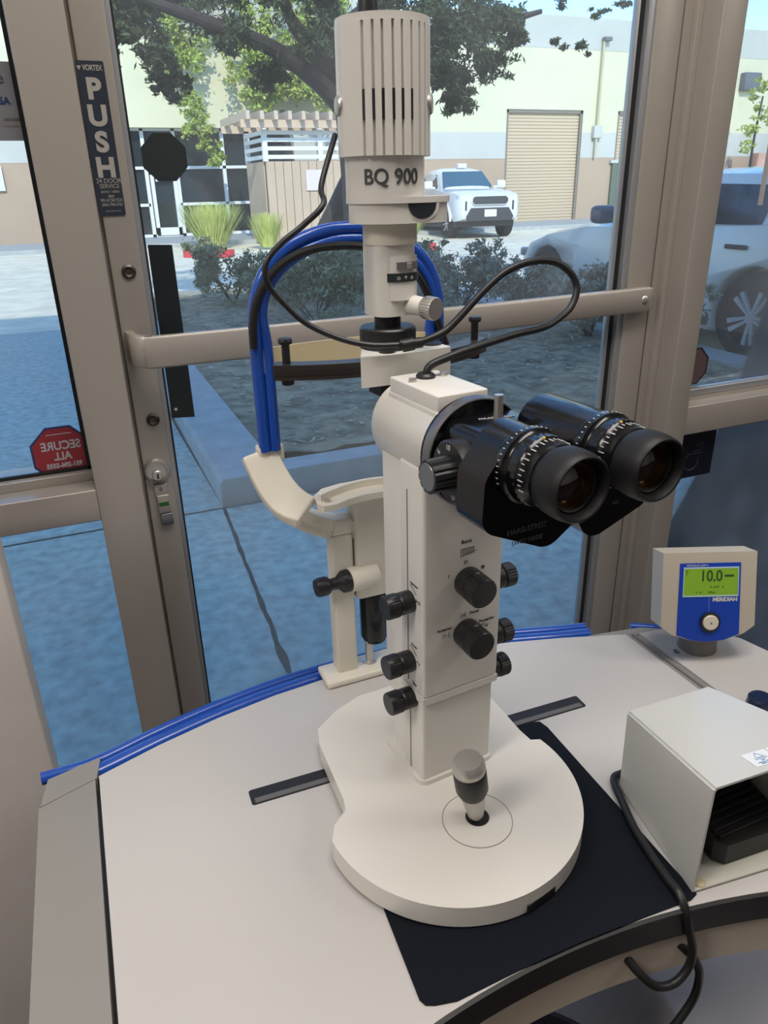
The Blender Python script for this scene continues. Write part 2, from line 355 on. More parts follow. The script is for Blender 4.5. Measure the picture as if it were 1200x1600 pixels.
# mirrored octagonal security sticker in the left window
red = mat('sticker red', (.36, .035, .05), .5); nb = mat('sticker blue rim', (.03, .05, .16), .5); pale = mat('sticker letters', (.52, .55, .58), .5)
ss = empty('security_decal', (-.031, 1.0565, 1.007), 'red octagonal security decal with mirrored lettering, low in the left window', 'decal')
MB(FS(-.031, 1.0440, 1.0566)).prism(octpts(.0415), -.0004, 0).build('rim', nb, ss)
MB(FS(-.031, 1.0440, 1.0564)).prism(octpts(.0385), -.0001, .0002).build('face', red, ss)
for t_, dz, s_ in (('SECURE', .0115, .0165), ('ALL', -.0035, .0155), ('951-296-5555', -.0165, .0092)):
    txt(t_, s_, FS(-.031, 1.044+dz, 1.0561), ss, pale, sx=-.88, bold=.0004)
for (a_, z_, h_) in ((.016, .0275, .001), (.012, -.0275, .001), (.013, -.0305, .0008)): MB(FS(-.031, 1.044, 1.0562)).box((-a_, z_, 0), (a_, z_+h_, .0002)).build('fine_print', pale, ss)
# payment card decal, top left of window
pc = empty('payment_decal', (-.025, 1.0565, 1.42), 'grey payment card decal with rounded corners, high in the left window', 'decal')
greyd = mat('grey decal', (.33, .33, .345), .5)
MB(FS(-.033, 1.4670, 1.0566)).prism(rrect(-.034, -.0400, .034, .0400, .004), -.0004, 0).build('card', greyd, pc)
txt('we love', .017, FS(-.0385, 1.4905, 1.0563), pc, mat('grey letters', (.07, .07, .08), .5))
txt('VISA', .0105, FS(-.0200, 1.4675, 1.0563), pc, mat('card blue letters', (.02, .05, .2), .5), bold=.0003)
MB(FS(-.010, 1.4475, 1.0563)).box((-.012, -.0055, 0), (.0115, .0055, .0002)).build('badge', mat('badge', (.33, .32, .33), .5), pc)
txt('DISCOVER', .004, FS(-.010, 1.4485, 1.0560), pc, ink)
MB(FS(-.010, 1.4475, 1.0561)).prism([(-.002, -.005), (.011, -.005), (.011, -.001)], 0, .0001).build('badge_sweep', mat('badge tan', (.4, .25, .15), .5), pc)
# accessibility decal
ad = empty('accessibility_decal', (1.13, 1.0545, .81), 'square navy accessibility decal with outlined wheelchair symbol in the right window', 'decal')
dnv = mat('deep navy', (.008, .012, .028), .4); sil = mat('silver outline', (.10, .12, .16), .4)
MB(FS(1.1310, .8610, 1.0548)).box((-.0460, -.049, -.0004), (.0460, .049, 0)).build('plate', dnv, ad)
b_ = MB(FS(1.1335, .858, 1.0545))
b_.tube([(-.014+.018*math.cos(R(a)), -.012+.018*math.sin(R(a)), 0) for a in range(100, 400, 20)], .0011, 6)
b_.tube([(.012, .028, 0), (.012, .004, 0), (-.012, .004, 0), (-.012, .010, 0), (.004, .010, 0), (.004, .028, 0)], .0009, 6, 1).tube([(.004, .022, 0), (-.010, .022, 0)], .0009, 6, 1)
b_.build('wheelchair_symbol', sil, ad)
sd_ = empty('octagonal_security_decal', (1.07, 1.0545, 1.02), 'dull maroon octagonal decal back half hidden behind the right mullion', 'decal')
MB(FS(1.0890, 1.0430, 1.0548)).prism(octpts(.038), -.0004, 0).build('rim', mat('decal rim', (.02, .01, .015), .5), sd_)
MB(FS(1.0880, 1.0430, 1.0545)).prism(octpts(.0345), 0, .0002).build('face', mat('decal maroon', (.11, .07, .075), .5), sd_)
tag(MB().tube([(1.168, 1.035, 1.325), (1.162, 1.03, 2.2)], .0045, 6, 1).build('blind_wand', mat('wand grey', (.42, .40, .38), .3)), 'slim hexagonal grey blind wand hanging before the right window', 'blind wand')

# ================================================================== TABLE
T = .80
tb = empty('instrument_table', (.29, .5, 0), 'white laminate instrument table with concave black front edge and blue rear rail', 'table')
back = [(-.0493, .684), (.017, .7065), (.085, .7245), (.158, .7375), (.227, .7435), (.305, .7425), (.40, .7330), (.4825, .7140), (.551, .6935), (.6345, .6640)]
def frontarc(x0, x1, off=0, n=24):
    return [(x0+(x1-x0)*k/n, -.4285+math.sqrt(max(0, (.748+off)**2-(x0+(x1-x0)*k/n-.275)**2))) for k in range(n+1)]
slotL = dict(); 
def rot2(p, a, c): return (c[0]+(p[0]-c[0])*math.cos(a)-(p[1]-c[1])*math.sin(a), c[1]+(p[0]-c[0])*math.sin(a)+(p[1]-c[1])*math.cos(a))
fr = frontarc(.6345, -.057, .0)
top = back+fr
tt = MB().prism(top, T-.028, T, .0012, ang=40).build('tabletop', topwhite, tb)
MB().sweep(frontarc(-.08, .80, 0, 40)[::1], [(-.0, T-.0005), (-.0035, T-.001), (-.0035, T-.030), (-.0, T-.030)]).build('edge_band', blackm, tb)
MB().sweep(frontarc(-.08, .80, 0, 40), [(.003, T-.030), (.018, T-.030), (.018, T-.082), (.003, T-.082)]).build('apron', apronm, tb)
# slots: dark recess channels let into the top (open trays with lighter front lip)
slotm = mat('slot recess', (.012, .012, .014), .5)
for (x0, x1) in ((.0905, .30), (.30, .4915)):
    pts = [rot2(p, R(-1.9), (.29, .5795)) for p in rrect(x0, .5680, x1, .5895, .003)]
    MB().prism(pts, T-.001, T+.0004).build('slot', slotm, tb)
    xa, xb = (x0+.004, x1) if x0 < .2 else (x0, x1-.004)
    MB().prism([rot2(p, R(-1.9), (.29, .5795)) for p in [(xa, .570), (xb, .570), (xb, .5765), (xa, .5765)]], T+.0002, T+.0007).build('slot_lip', mat('slot lip', (.13, .125, .12), .4) if 'slot lip' not in MATS else MATS['slot lip'], tb)
# left grey wing
MB().prism([(-.0535, .6815), (-.0615, .25), (-.122, .25), (-.109, .6625)], T-.08, T-.001, .002).build('side_wing', edgegrey, tb)
MB().prism([(-.052, .684), (-.108, .665), (-.100, .7035), (-.046, .7165)], T-.06, T-.002, .002).build('rail_bracket', edgegrey, tb)
# right wing
MB().prism([(.652, .657), (.700, .650), (.7385, .630), (.766, .590), (.775, .55), (.78, .40), (.78, .20), (.652, .28)], T-.03, T+.001, .003).build('right_wing', topwhite, tb)
MB().prism([(.6345, .664), (.643, .661), (.652, .657), (.652, .24), (.6345, .24)], T-.05, T-.002).build('divider', edgegrey, tb)
MB().prism([(.642, .661), (.6455, .660), (.6455, .28), (.642, .28)], T-.002, T).build('divider_groove', mat('groove', (.2, .19, .18), .5), tb)
MB().prism([(.5904, .6864), (.682, .6702), (.70, .655), (.64, .662)], T-.03, T-.003).build('rail_bracket', edgegrey, tb)
MB().lathe([(0, 0), (.005, 0), (.004, .001), (.002, .0004), (0, .0004)], Matrix.Translation((.6657, .6023, T+.001)), 20).build('screw', steeld, tb)
# blue bumper rails
def off(path, d, z):
    out = []
    for i, p in enumerate(path):
        a = V(path[max(i-1, 0)]); b = V(path[min(i+1, len(path)-1)]); t = (b-a).normalized(); out.append((p[0]-t.y*d, p[1]+t.x*d, z))
    return out
railpath = [(-.1, .690), (-.0493, .700), (.017, .7205), (.085, .7385), (.158, .7515), (.227, .7575), (.305, .7565), (.40, .747), (.4825, .728), (.551, .7075), (.60, .6945)]
rl = MB().tube(off(railpath, .004, T-.012), .0095, 14).tube(off([(-.107, .6975)]+railpath[1:], .020, T-.010), .0070, 14).build('bumper_rail', blue, tb)
MB().tube([(.66, .683, T-.006), (.69, .665, T-.006), (.72, .652, T-.006)], .006, 12).build('bumper_rail', blue, tb)
MB().sweep(back, [(.0005, T-.03), (.006, T-.03), (.006, T-.006), (.0005, T-.006)]).build('rail_carrier', mat('grey carrier', (.25, .25, .25), .5), tb)
# legs: lifting column under the table
MB().box((.20, .56, .04), (.40, .70, T-.03), .01).build('leg', edgegrey, tb)
MB().box((0, .54, 0), (.49, .72, .04), .01).build('foot', edgegrey, tb)
# mat
matp = [(.1755, .566), (.1590, .330), (.1615, .3245), (.1680, .3215), (.1850, .3175), (.24, .3188), (.30, .3180), (.36, .3150), (.41, .3115), (.4185, .3140), (.4185, .3205), (.4265, .5480), (.424, .5600), (.412, .5640), (.2, .5700), (.178, .5700)]
tag(MB().prism(matp, T+.0005, T+.0018).build('glide_mat', matm), 'blue-black trapezoid glide mat lying under the slit lamp base', 'mat')

# ================================================================== SLIT LAMP
sl = empty('slit_lamp', (.267, .483, T), 'cream and black binocular slit lamp microscope with tall lamp tower on the table', 'slit lamp')
bc = (.2673, .4832)
outl = circ(bc[0], bc[1], .125, 176, 400, 54)
outl = [p for p in outl]
basepts = [(.1500, .4930), (.1660, .5060), (.1690, .5200), (.1725, .6015), (.1785, .6260), (.2070, .6470), (.2400, .6610), (.3000, .6640), (.3520, .6470), (.3780, .6200), (.3785, .5750), (.3780, .5330), (.3800, .5150)]
arc_ = circ(bc[0], bc[1], .1255, 382, 168, 60)    # clockwise from right to left through the front
arc_ = [p for p in circ(bc[0], bc[1], .1255, 13, -177, 60)]
poly = arc_+basepts
base = MB().prism(poly, T+.004, T+.0265, .0062, ang=18, seg=4).build('base', cream, sl)
MB().prism([(bc[0]+(p[0]-bc[0])*.965, bc[1]+(p[1]-bc[1])*.965) for p in poly], T+.0018, T+.006).build('base_skirt', blackm, base)
MB().prism(circ(.2740, .4440, .0325, n=48), T+.0262, T+.0268).build('cover_disc', cream, base)
MB().sweep(circ(.2740, .4440, .0325, n=48), [(-.0004, T+.0264), (.0004, T+.0264), (.0004, T+.0270), (-.0004, T+.0270)], closed=True).build('disc_seam', mat('seam grey', (.30, .28, .25), .5), base)
MB().prism(circ(.2755, .4465, .0112, n=32), T+.0266, T+.0272).build('joystick_hole', blackm, base)
nk = MB(frame((.2895, .3605, T+.0095), (.97, .20, 0), (0, 0, 1))); nk.box((-.0165, -.008, -.006), (.0165, .0035, .0012), .001).build('lock_screw', blackm, base)
js = MB(axm((.2755, .4465, T+.020), (-.0135, -.002, .083)))
js.lathe([(0, 0), (.0045, 0), (.005, .010), (.0075, .012), (.0082, .016), (.0120, .042), (0, .042)], seg=32)
js = js.build('joystick', satin, sl)
MB(axm((.2755, .4465, T+.020), (-.0135, -.002, .083))).lathe([(0, .040), (.0122, .040), (.0150, .047), (.0153, .069), (.0145, .071), (0, .071)], seg=40, ribs=(.048, .068, .0006)).build('grip', blackm, js)
MB(axm((.2755, .4465, T+.020), (-.0135, -.002, .083))).lathe([(0, .070), (.0146, .070), (.0152, .072), (.0150, .079), (.0125, .0835), (0, .0845)], seg=40).build('metal_cap', satin, js)
# head frame
H = Matrix.Translation((.2875, .545, 0)) @ Matrix.Rotation(R(4.5), 4, 'Z')
def HB(): return MB(H)
colm = HB().box((-.0435, -.0375, T+.024), (.0360, .000, .936), .003).box((-.0455, -.0415, .9325), (.0380, .000, 1.160), .0035)
colm.prism([(-.0455, -.0415), (.038, -.0415), (.038, 0), (-.0455, 0)], .9255, .9330, 0)
colm = colm.build('column', cream, sl)
HB().box((-.0425, -.0005, T+.10), (.0350, .0385, 1.158), .004).build('rear_cover', cream, colm)
HB().prism(rrect(-.0405, -.0008, .0335, .0345, .012), T+.024, T+.102, 0).build('rear_foot', cream, colm)
HB().box((-.0440, -.0146, T+.03), (-.0432, -.0138, .93)).box((-.0460, -.0146, .94), (-.0452, -.0138, 1.135)).build('seam', inkg, colm)
HB().prism(rrect(-.0475, -.0405, .0405, .0385, .010), T+.0255, T+.032, .003).build('plinth', cream, base)
def knob(p, d, L=.026, r=.0125, r2=None):
    r2 = r2 or r*1.08; X = H @ axm(p, d)
    o = MB(X).lathe([(0, 0), (r*.96, 0), (r, .002), (r, L*.45), (r*.93, L*.5), (r2, L*.55), (r2, L*.96), (r2*.92, L), (0, L)], seg=56, ribs=(L*.5, L*.97, .0005)).build('knob', blackk, colm)
    return o
for z, nm in ((1.0475, 0), (.9940, 1)):
    k = knob((-.0005, -.0412, z), (0, -1, -.05), .027, .0140, .0142)
    HB().box((-.0040, -.060, z-.0185), (.0035, -.045, z-.012), .001).build('pointer', blackk, k)
for z in (1.0280, .9640, .9225): knob((-.0452 if z > .93 else -.0436, -.0190, z), (-1, 0, 0), .027, .0105, .0112)
for z in (1.0300, .9680, .9285): knob((.0375 if z > .93 else .0360, -.0250, z), (1, 0, 0), .024, .0110, .0117)
FC = lambda x, z, y=-.0417: H @ frame((x, y, z), (1, 0, 0), (0, 0, 1))
def lab(s_, x, z, size, m=ink, y=-.0417): txt(s_, size, FC(x, z, y), colm, m)
lab('Burst', -.0022, 1.0865, .0050); lab('I I', -.0025, 1.0662, .0048); lab('I', -.0200, 1.0565, .0048); lab('III', .0160, 1.0565, .0048)
lab('Focus', .0085, 1.0125, .0044); lab('Anterior', -.0235, 1.0030, .0044); lab('Posterior', .0225, 1.0000, .0044)
lb = MB(FC(0, 0))
for k in range(6): lb.box((-.0078+k*.0025, 1.0735, 0), (-.0073+k*.0025, 1.0800, .0002)); lb.box((-.0078+k*.0025, 1.0797, 0), (-.0058+k*.0025, 1.0801, .0002))
lb.box((-.009, 1.0740, 0), (.0085, 1.0744, .0002), X=Matrix.Translation((0, 0, 0)) @ Matrix.Translation((0, 1.0740, 0)) @ Matrix.Rotation(R(12), 4, 'Z') @ Matrix.Translation((0, -1.0740, 0)))
lb.build('lettering', ink, colm); lb = MB(FC(0, 0))
lb.tube([(-.0075, 1.0145, 0), (-.0040, 1.0125, 0), (-.0075, 1.0105, 0)], .0002, 5, 1).tube([(-.0050, 1.0145, 0), (-.0020, 1.0125, 0), (-.0050, 1.0105, 0)], .0002, 5, 1).tube([(-.0015, 1.015, 0), (-.0015, 1.010, 0)], .0002, 5, 1)
lb.build('lettering', ink, colm); lb = MB(FC(0, 0))
lb.tube([(-.0260, .9985, 0), (-.0215, .9965, 0), (-.0260, .9945, 0)], .00025, 5, 1).tube([(-.0190, .999, 0), (-.0190, .994, 0)], .00025, 5, 1)
lb.build('lettering', ink, colm); lb = MB(FC(0, 0))
lb.tube([(.0150, .9965, 0), (.021, .9955, 0), (.0235, .9925, 0)], .0003, 5, 1).tube([(.0243, .9955, 0), (.0235, .992, 0), (.0205, .9935, 0)], .0003, 5, 1)
lb.build('lettering', ink, colm)
FL = lambda y, z: H @ frame((-.0457 if z > .936 else -.0437, y, z), (0, -1, 0), (0, 0, 1))
for (z, a, b) in ((1.041, 'Aperture', 'H D'), (.977, 'Power', '= x'), (.935, 'Time', 'x o')):
    ml = MB(FL(-.0265, z)).tube([(-.008, .004, 0), (-.002, .0015, 0), (.003, -.002, 0)], .0003, 5, 2).build('lettering', ink, colm)
    txt(a, .0036, FL(-.0255, z+.0065), colm, ink); txt(b, .0045, FL(-.0325, z-.008), colm, ink)
# microscope body
AX, AZ = -.004, 1.1715
X_ = H @ Matrix.Translation((AX, 0, AZ)) @ Matrix.Rotation(R(90), 4, 'X')     # local z -> -ly
body = MB(X_).lathe([(0, -.062), (.030, -.061), (.0385, -.056), (.0420, -.046), (.0420, .046), (0, .046)], seg=64).build('microscope_body', creamc, sl)
MB(X_).lathe([(.030, .0455), (.0455, .0455), (.0460, .047), (.0460, .0545), (.0452, .056), (.0444, .0563), (.0436, .053), (.030, .053)], seg=160, ribs=(.0465, .055, .0006)).build('knurled_ring', steeld, body)
HB().hull8([(-.0315, -.0395, 1.196), (.0165, -.0395, 1.196), (.0165, .040, 1.196), (-.0315, .040, 1.196)], [(-.0315, -.0395, 1.2185), (.0165, -.0395, 1.2185), (.0165, .040, 1.2185), (-.0315, .040, 1.2185)], .0015).build('cover_plate', cream, body)
HB().hull8([(-.0345, -.0425, 1.196), (.0190, -.0425, 1.196), (.0190, .040, 1.196), (-.0345, .040, 1.196)], [(-.0325, -.0405, 1.2055), (.0175, -.0405, 1.2055), (.0175, .040, 1.2055), (-.0325, .040, 1.2055)], .001).build('cover_skirt', creamc, body)
for (x, y) in ((-.0245, .012), (.009, .017)): HB().cyl((x, y, 1.218), (x, y, 1.2215), .0034, bev=.0004).build('screw', steel, body)
HB().lathe([(0, 1.2180), (.0085, 1.2180), (.0085, 1.2205), (.0065, 1.2225), (0, 1.2225)], H.inverted() @ H @ Matrix.Translation((-.007, .020, 0)), seg=28).build('cable_grommet', blackm, body)
# black inner barrel
mb_ = MB(X_).lathe([(0, .04), (.0436, .04), (.0436, .0537), (.0415, .0545), (.036, .0558), (0, .0558)], seg=48).build('front_barrel', blackg, sl)
blk = HB().prism(rrect(-.036, 1.139, .036, 1.2035, .012), .050, .120, X=Matrix.Translation((AX+.004, 0, 0)) @ Matrix(((1, 0, 0, 0), (0, 0, -1, 0), (0, 1, 0, 0), (0, 0, 0, 1)))).build('changer_block', blackg, mb_)
HB().cyl((.001, -.075, 1.199), (.001, -.075, 1.2235), .0036, seg=12).build('release_pin', steel, mb_)
FT = lambda x, y, z=1.2038: H @ frame((x, y, z), (.97, -.25, 0), (.25, .97, 0))
txt('HAAG-STREIT', .0050, FT(.0040, -.0700), mb_, inkw); txt('BERN', .0034, FT(.0010, -.0800), mb_, inkw); txt('900', .0050, FT(-.0040, -.0890), mb_, inkw)
# magnification knob
zk = MB(H @ axm((-.034, -.084, 1.1730), (-1, 0, 0))).lathe([(0, 0), (.0235, 0), (.0245, .003), (.0245, .0125), (.0230, .0145), (0, .0145)], seg=56, ribs=(.004, .012, .0005)).build('magnification_knob', blackk, mb_)
kz = MB(H @ axm((-.048, -.084, 1.1730), (-1, 0, 0)))
kp = []
for k in range(48):
    a = 2*math.pi*k/48; kp.append(((.0136-(.0011 if k % 4 == 0 else 0))*math.cos(a), (.0136-(.0011 if k % 4 == 0 else 0))*math.sin(a)))
kz.prism(kp, 0, .0195, .0004, top=.95)
kz.build('grip', blackk, zk)
MB(H @ axm((-.0674, -.084, 1.1730), (-1, 0, 0))).lathe([(0, 0), (.0108, 0), (.0105, .0008), (0, .0010)], seg=32).build('cap', mat('grey cap', (.22, .23, .24), .35, .4), zk)
for a, s_ in ((95, '10'), (140, '6'), (30, '16'), (-25, '25'), (-70, '40')):
    yy = -.084-.0190*math.cos(R(a)); zz = 1.173+.0190*math.sin(R(a))
    txt(s_, .0060, H @ frame((-.0487, yy, zz), (0, -1, 0), (0, 0, 1)) @ Matrix.Rotation(R(a-90), 4, 'Z'), zk, inkw, 'numeral')
# binoculars
def housing(sgn, ex, name):
    XH = Matrix(((1, 0, 0, 0), (0, 0, -1, 0), (0, 1, 0, 0), (0, 0, 0, 1)))     # (x, z) outline extruded along -ly
    if sgn < 0: O_ = circ(ex, 1.1955, .0250)+circ(-.0500, 1.186, .0130)+circ(-.0480, 1.1640, .016)+circ(-.0070, 1.1460, .0165)+circ(.0080, 1.1520, .0130)
    else: O_ = circ(ex, 1.1960, .0250)+circ(.0700, 1.185, .0130)+circ(.0760, 1.1560, .0160)+circ(.0400, 1.1440, .0170)+circ(.0290, 1.155, .0130)
    h = HB().prism(hull2(O_), .1175, .1500, .0028, X=XH, ang=35, seg=4)
    h = h.build('prism_housing', blackg, sl)
    h['label'] = name
    E = H @ Matrix.Translation((ex, 0, 1.1960)) @ Matrix.Rotation(R(90), 4, 'X')
    if sgn > 0: MB(E).lathe([(0, .080), (.0240, .080), (.0250, .084), (.0250, .148), (0, .148)], seg=48).build('tube', blackg, h)
    ey = MB(E).lathe([(0, .146), (.0262, .146), (.0268, .148), (.0268, .154), (.0245, .156), (.0240, .158), (.0248, .160), (.0248, .166), (.0230, .168), (.0222, .178), (.0205, .180), (0, .18)], seg=64, ribs=(.159, .167, .0007)).build('eyepiece', blackg, h)
    tk = MB(E)
    for k in range(-12, 13):
        a = R(90+k*9); r1 = .0231
        tk.box((-.0003, 0, 0), (.0003, .0005, .0030 if k % 2 else .0050), X=Matrix.Translation((r1*math.cos(a), r1*math.sin(a), .1685)) @ Matrix.Rotation(a-R(90), 4, 'Z'))
        tk.box((-.0003, 0, 0), (.0003, .0005, .0018), X=Matrix.Translation((.0267*math.cos(a), .0267*math.sin(a), .1500)) @ Matrix.Rotation(a-R(90), 4, 'Z'))
    tk.build('scale_marks', inkw, ey)
    MB(E).sphere((-.002, .0235, .166), .0013).build('yellow_dot', mat('yellow dot', (.7, .4, .03), .4) if 'yellow dot' not in MATS else MATS['yellow dot'], ey)
    MB(E).lathe([(.0195, .176), (.0222, .1815), (.0232, .184), (.0236, .190), (.0234, .197), (.0225, .2025), (.0213, .2040), (.0200, .2036), (.0188, .200), (.0180, .196), (.0178, .190), (.0178, .184)], seg=64).build('eyecup', rubber, ey)
    MB(E).lathe([(.0178, .186), (.0178, .1965), (.0168, .1970), (.0158, .1960), (.0150, .1930), (.0148, .188)], seg=48).build('lens_ring', rubber, ey)
    MB(E).lathe([(.0153, .1900), (.0153, .1945), (.0142, .1945), (.0136, .191)], seg=48).build('inner_ring', lensring, ey)
    MB(E).lathe([(.0150, .189), (.0140, .1905), (.0100, .1925), (.005, .1938), (0, .1942)], seg=40).build('lens', lens, ey)
    return h
hl = housing(-1, -.0275, 'black prism housing of the left ocular with maker lettering')
hr = housing(1, .0385, 'black prism housing of the right ocular')
FH = lambda x, z: H @ frame((x, -.1503, z), (1, 0, 0), (0, 0, 1))
txt('HAAG-STREIT', .0056, FH(-.0255, 1.1480), hl, inkd); txt('SWISS MADE', .0048, FH(-.0250, 1.1390), hl, inkd)
txt('900', .0042, FH(.0560, 1.1500), hr, inkd)
# white bracket, arc, lamp tower
blkc = HB().prism([(.0070+.34*math.sin(R(a)), .414-.34*math.cos(R(a))) for a in [x*.9 for x in range(-9, 10)]]+[(.054, .110), (.042, .150), (.006, .150), (-.024, .110)], 1.2010, 1.2285, .0018).build('lamp_bracket', cream, sl)
arcp = lambda x: .292-math.sqrt(.2*.2-(x-.0075)**2)
HB().sweep([(x/1000, arcp(x/1000)) for x in range(-105, 124, 6)], [(-.0085, 1.2085), (.0085, 1.2085), (.0085, 1.2225), (-.0085, 1.2225)]).build('shield_arc', darkmetal, sl)
arc = bpy.data.objects['shield_arc']
HB().sweep([(x/1000, arcp(x/1000)) for x in range(-104, 123, 6)], [(-.0092, 1.213), (-.0082, 1.213), (-.0082, 1.218), (-.0092, 1.218)]).build('arc_groove', mat('arc groove', (.02, .017, .015), .5), arc)
for x in (-.0955, .1120):
    HB().lathe([(0, 1.2030), (.0055, 1.2030), (.0060, 1.2045), (.0060, 1.2080), (.0038, 1.209), (.0038, 1.2400), (.0060, 1.2405), (.0068, 1.2430), (.0060, 1.2455), (0, 1.2455)], Matrix.Translation((x, arcp(x), 0)), seg=28).build('stop_pin', blackk, arc)
LX_, LY_ = .0060, .1127
XL = Matrix.Translation((LX_, LY_, 0))
HB().cyl((.004, .105, 1.165), (.004, .105, 1.202), .011).box((-.012, .095, 1.185), (.004, .12, 1.202)).build('pivot', blackk, blkc)
HB().cyl((-.008, .088, 1.228), (-.008, .088, 1.2310), .008).build('cap_screw', blackk, blkc)
HB().cyl((.046, .098, 1.228), (.046, .098, 1.2300), .010).build('cap_screw', blackk, blkc)
tw = HB().lathe([(0, 1.2285), (.0270, 1.2285), (.0270, 1.2465), (.0255, 1.2480), (.0125, 1.2480), (.0125, 1.262), (0, 1.262)], XL, seg=56).build('lamp_socket', blackk, sl)
# turret: rounded body
tb_ = HB().prism(rrect(-.0205, -.020, .0205, .022, .012), 1.2590, 1.3220, .002, X=Matrix.Translation((LX_+.003, LY_, 0))).build('slit_turret', cream, sl)
HB().prism(rrect(-.0235, -.0235, .0235, .0235, .020), 1.3215, 1.3400, 0, X=Matrix.Translation((LX_+.004, LY_, 0)), top=1.0).build('turret_collar', creamh, tb_)
HB().prism(circ(0, 0, .0210, 215, 325, 20)+[(.010, 0), (-.010, 0)], 1.2735, 1.3120, .0004, X=Matrix.Translation((LX_+.006, LY_-.0035, 0))).build('front_plate', cream, tb_)
HB().prism(circ(0, 0, .0222, 208, 332, 20)+[(.010, 0), (-.010, 0)], 1.2900, 1.2975, .0002, X=Matrix.Translation((LX_+.006, LY_-.0035, 0))).build('filter_dial', mat('dial green black', (.02, .03, .03), .3), tb_)
txt('o  +  o', .0062, H @ Matrix.Translation((LX_+.006, LY_-.0035, 0)) @ frame((0, -.0223, 1.2938), (1, 0, 0), (0, 0, 1)), tb_, inkw, 'dial_marks', wrap=.0222)
HB().box((-.008, -.0225, 1.3005), (.012, -.019, 1.3070), X=Matrix.Translation((LX_+.006, LY_-.0035, 0))).build('slider_slot', inkg, tb_)
HB().box((.001, -.0235, 1.3010), (.006, -.021, 1.3065), .0005, X=Matrix.Translation((LX_+.006, LY_-.0035, 0))).build('slider', steel, tb_)
kd = V((.26, -.96, -.04)).normalized(); kp0 = V((.0200, .1020, 1.2685))
HB().cyl(kp0, kp0+kd*.032, .0095, .0080, bev=.0005).build('knob_shaft', cream, tb_)
MB(H @ axm(kp0+kd*.026, kd)).lathe([(0, 0), (.0098, 0), (.0105, .001), (.0105, .012), (.0098, .013), (0, .0132)], seg=56, ribs=(.0008, .0125, .0007)).build('silver_knob', steel, tb_)
# flange disc with offset lobe
fl = hull2(circ(LX_, LY_, .0330)+circ(LX_+.0270, LY_-.010, .0270))
dc = HB().prism(fl, 1.3395, 1.3570, .001).build('flange', cream, sl)
HB().prism(hull2(circ(LX_, LY_, .0350)+circ(LX_+.0270, LY_-.010, .0290)), 1.3560, 1.3610, .001).build('flange_rim', cream, dc)
hp = [(.013*math.cos(R(a)), .0125*math.sin(R(a))) for a in range(180, 361, 12)]
FDn = V((.12, -.99, 0)); fo = V((LX_+.0170, LY_-.0352, 1.3555))
MB(H @ frame(fo, (.985, -.17, 0), (0, 0, 1))).prism([(1.22*a, 1.17*b) for a, b in hp], -.006, .0010).build('window_lip', cream, dc)
MB(H @ frame(fo, (.985, -.17, 0), (0, 0, 1))).prism(hp, -.006, .0016).build('dark_window', mat('dark window', (.02, .025, .035), .2), dc)
nkp = HB().lathe([(0, 1.3600), (.0348, 1.3600), (.0348, 1.3935), (0, 1.3935)], XL, seg=72).build('lamp_neck', cream, sl)
txt('BQ 900', .0170, H @ Matrix.Translation((LX_, LY_, 0)) @ Matrix.Rotation(R(-17), 4, 'Z') @ frame((0, -.0352, 1.3765), (1, 0, 0), (0, 0, 1)), nkp, mat('grey print', (.06, .065, .065), .5), ext=.0004, wrap=.0352, bold=.0002, sx=.95)
# ribbed lamp housing
hp_ = []; N = 288
for k in range(N):
    a = 360*k/N; r = .0400; d = (a-217) % 360      # ribs run from the front round to the right and back
    if d < 170 and (d % 12.0) < 2.4: r -= .0030
    hp_.append((LX_+r*math.cos(R(a)), LY_+r*math.sin(R(a))))
lh = HB().prism(hp_, 1.3930, 1.4890, 0, top=.985, mid=(LX_, LY_)).build('lamp_housing', cream, sl, ang=40)
HB().prism([(LX_+(p[0]-LX_)*.985, LY_+(p[1]-LY_)*.985) for p in circ(LX_, LY_, .0397, n=48)], 1.4885, 1.4940, .004, ang=40).build('housing_cap', cream, lh)
for k in range(6):
    a = R(218.2+12*k); c_ = V((LX_+.0366*math.cos(a), LY_+.0366*math.sin(a), 1.4305))
    MB(H @ frame(c_, (-math.sin(a), math.cos(a), 0), (0, 0, 1))).box((-.0011, -.0110, -.001), (.0011, .0110, .0030)).build('vent_slot', blackm, lh)
for a in (172, 320):
    MB(H @ axm((LX_+.0390*math.cos(R(a)), LY_+.0390*math.sin(R(a)), 1.4320), (math.cos(R(a)), math.sin(R(a)), 0))).lathe([(0, 0), (.0080, 0), (.0080, .0015), (.0068, .003), (0, .0035)], seg=28).build('thumb_screw', steel, lh)
HB().tube([(LX_-.012, LY_+.002, 1.490), (LX_-.012, LY_+.002, 1.512), (LX_-.010, LY_+.01, 1.56), (LX_+.0, LY_+.03, 1.62)], [.0095, .004], 14).build('power_lead', blackm, lh)
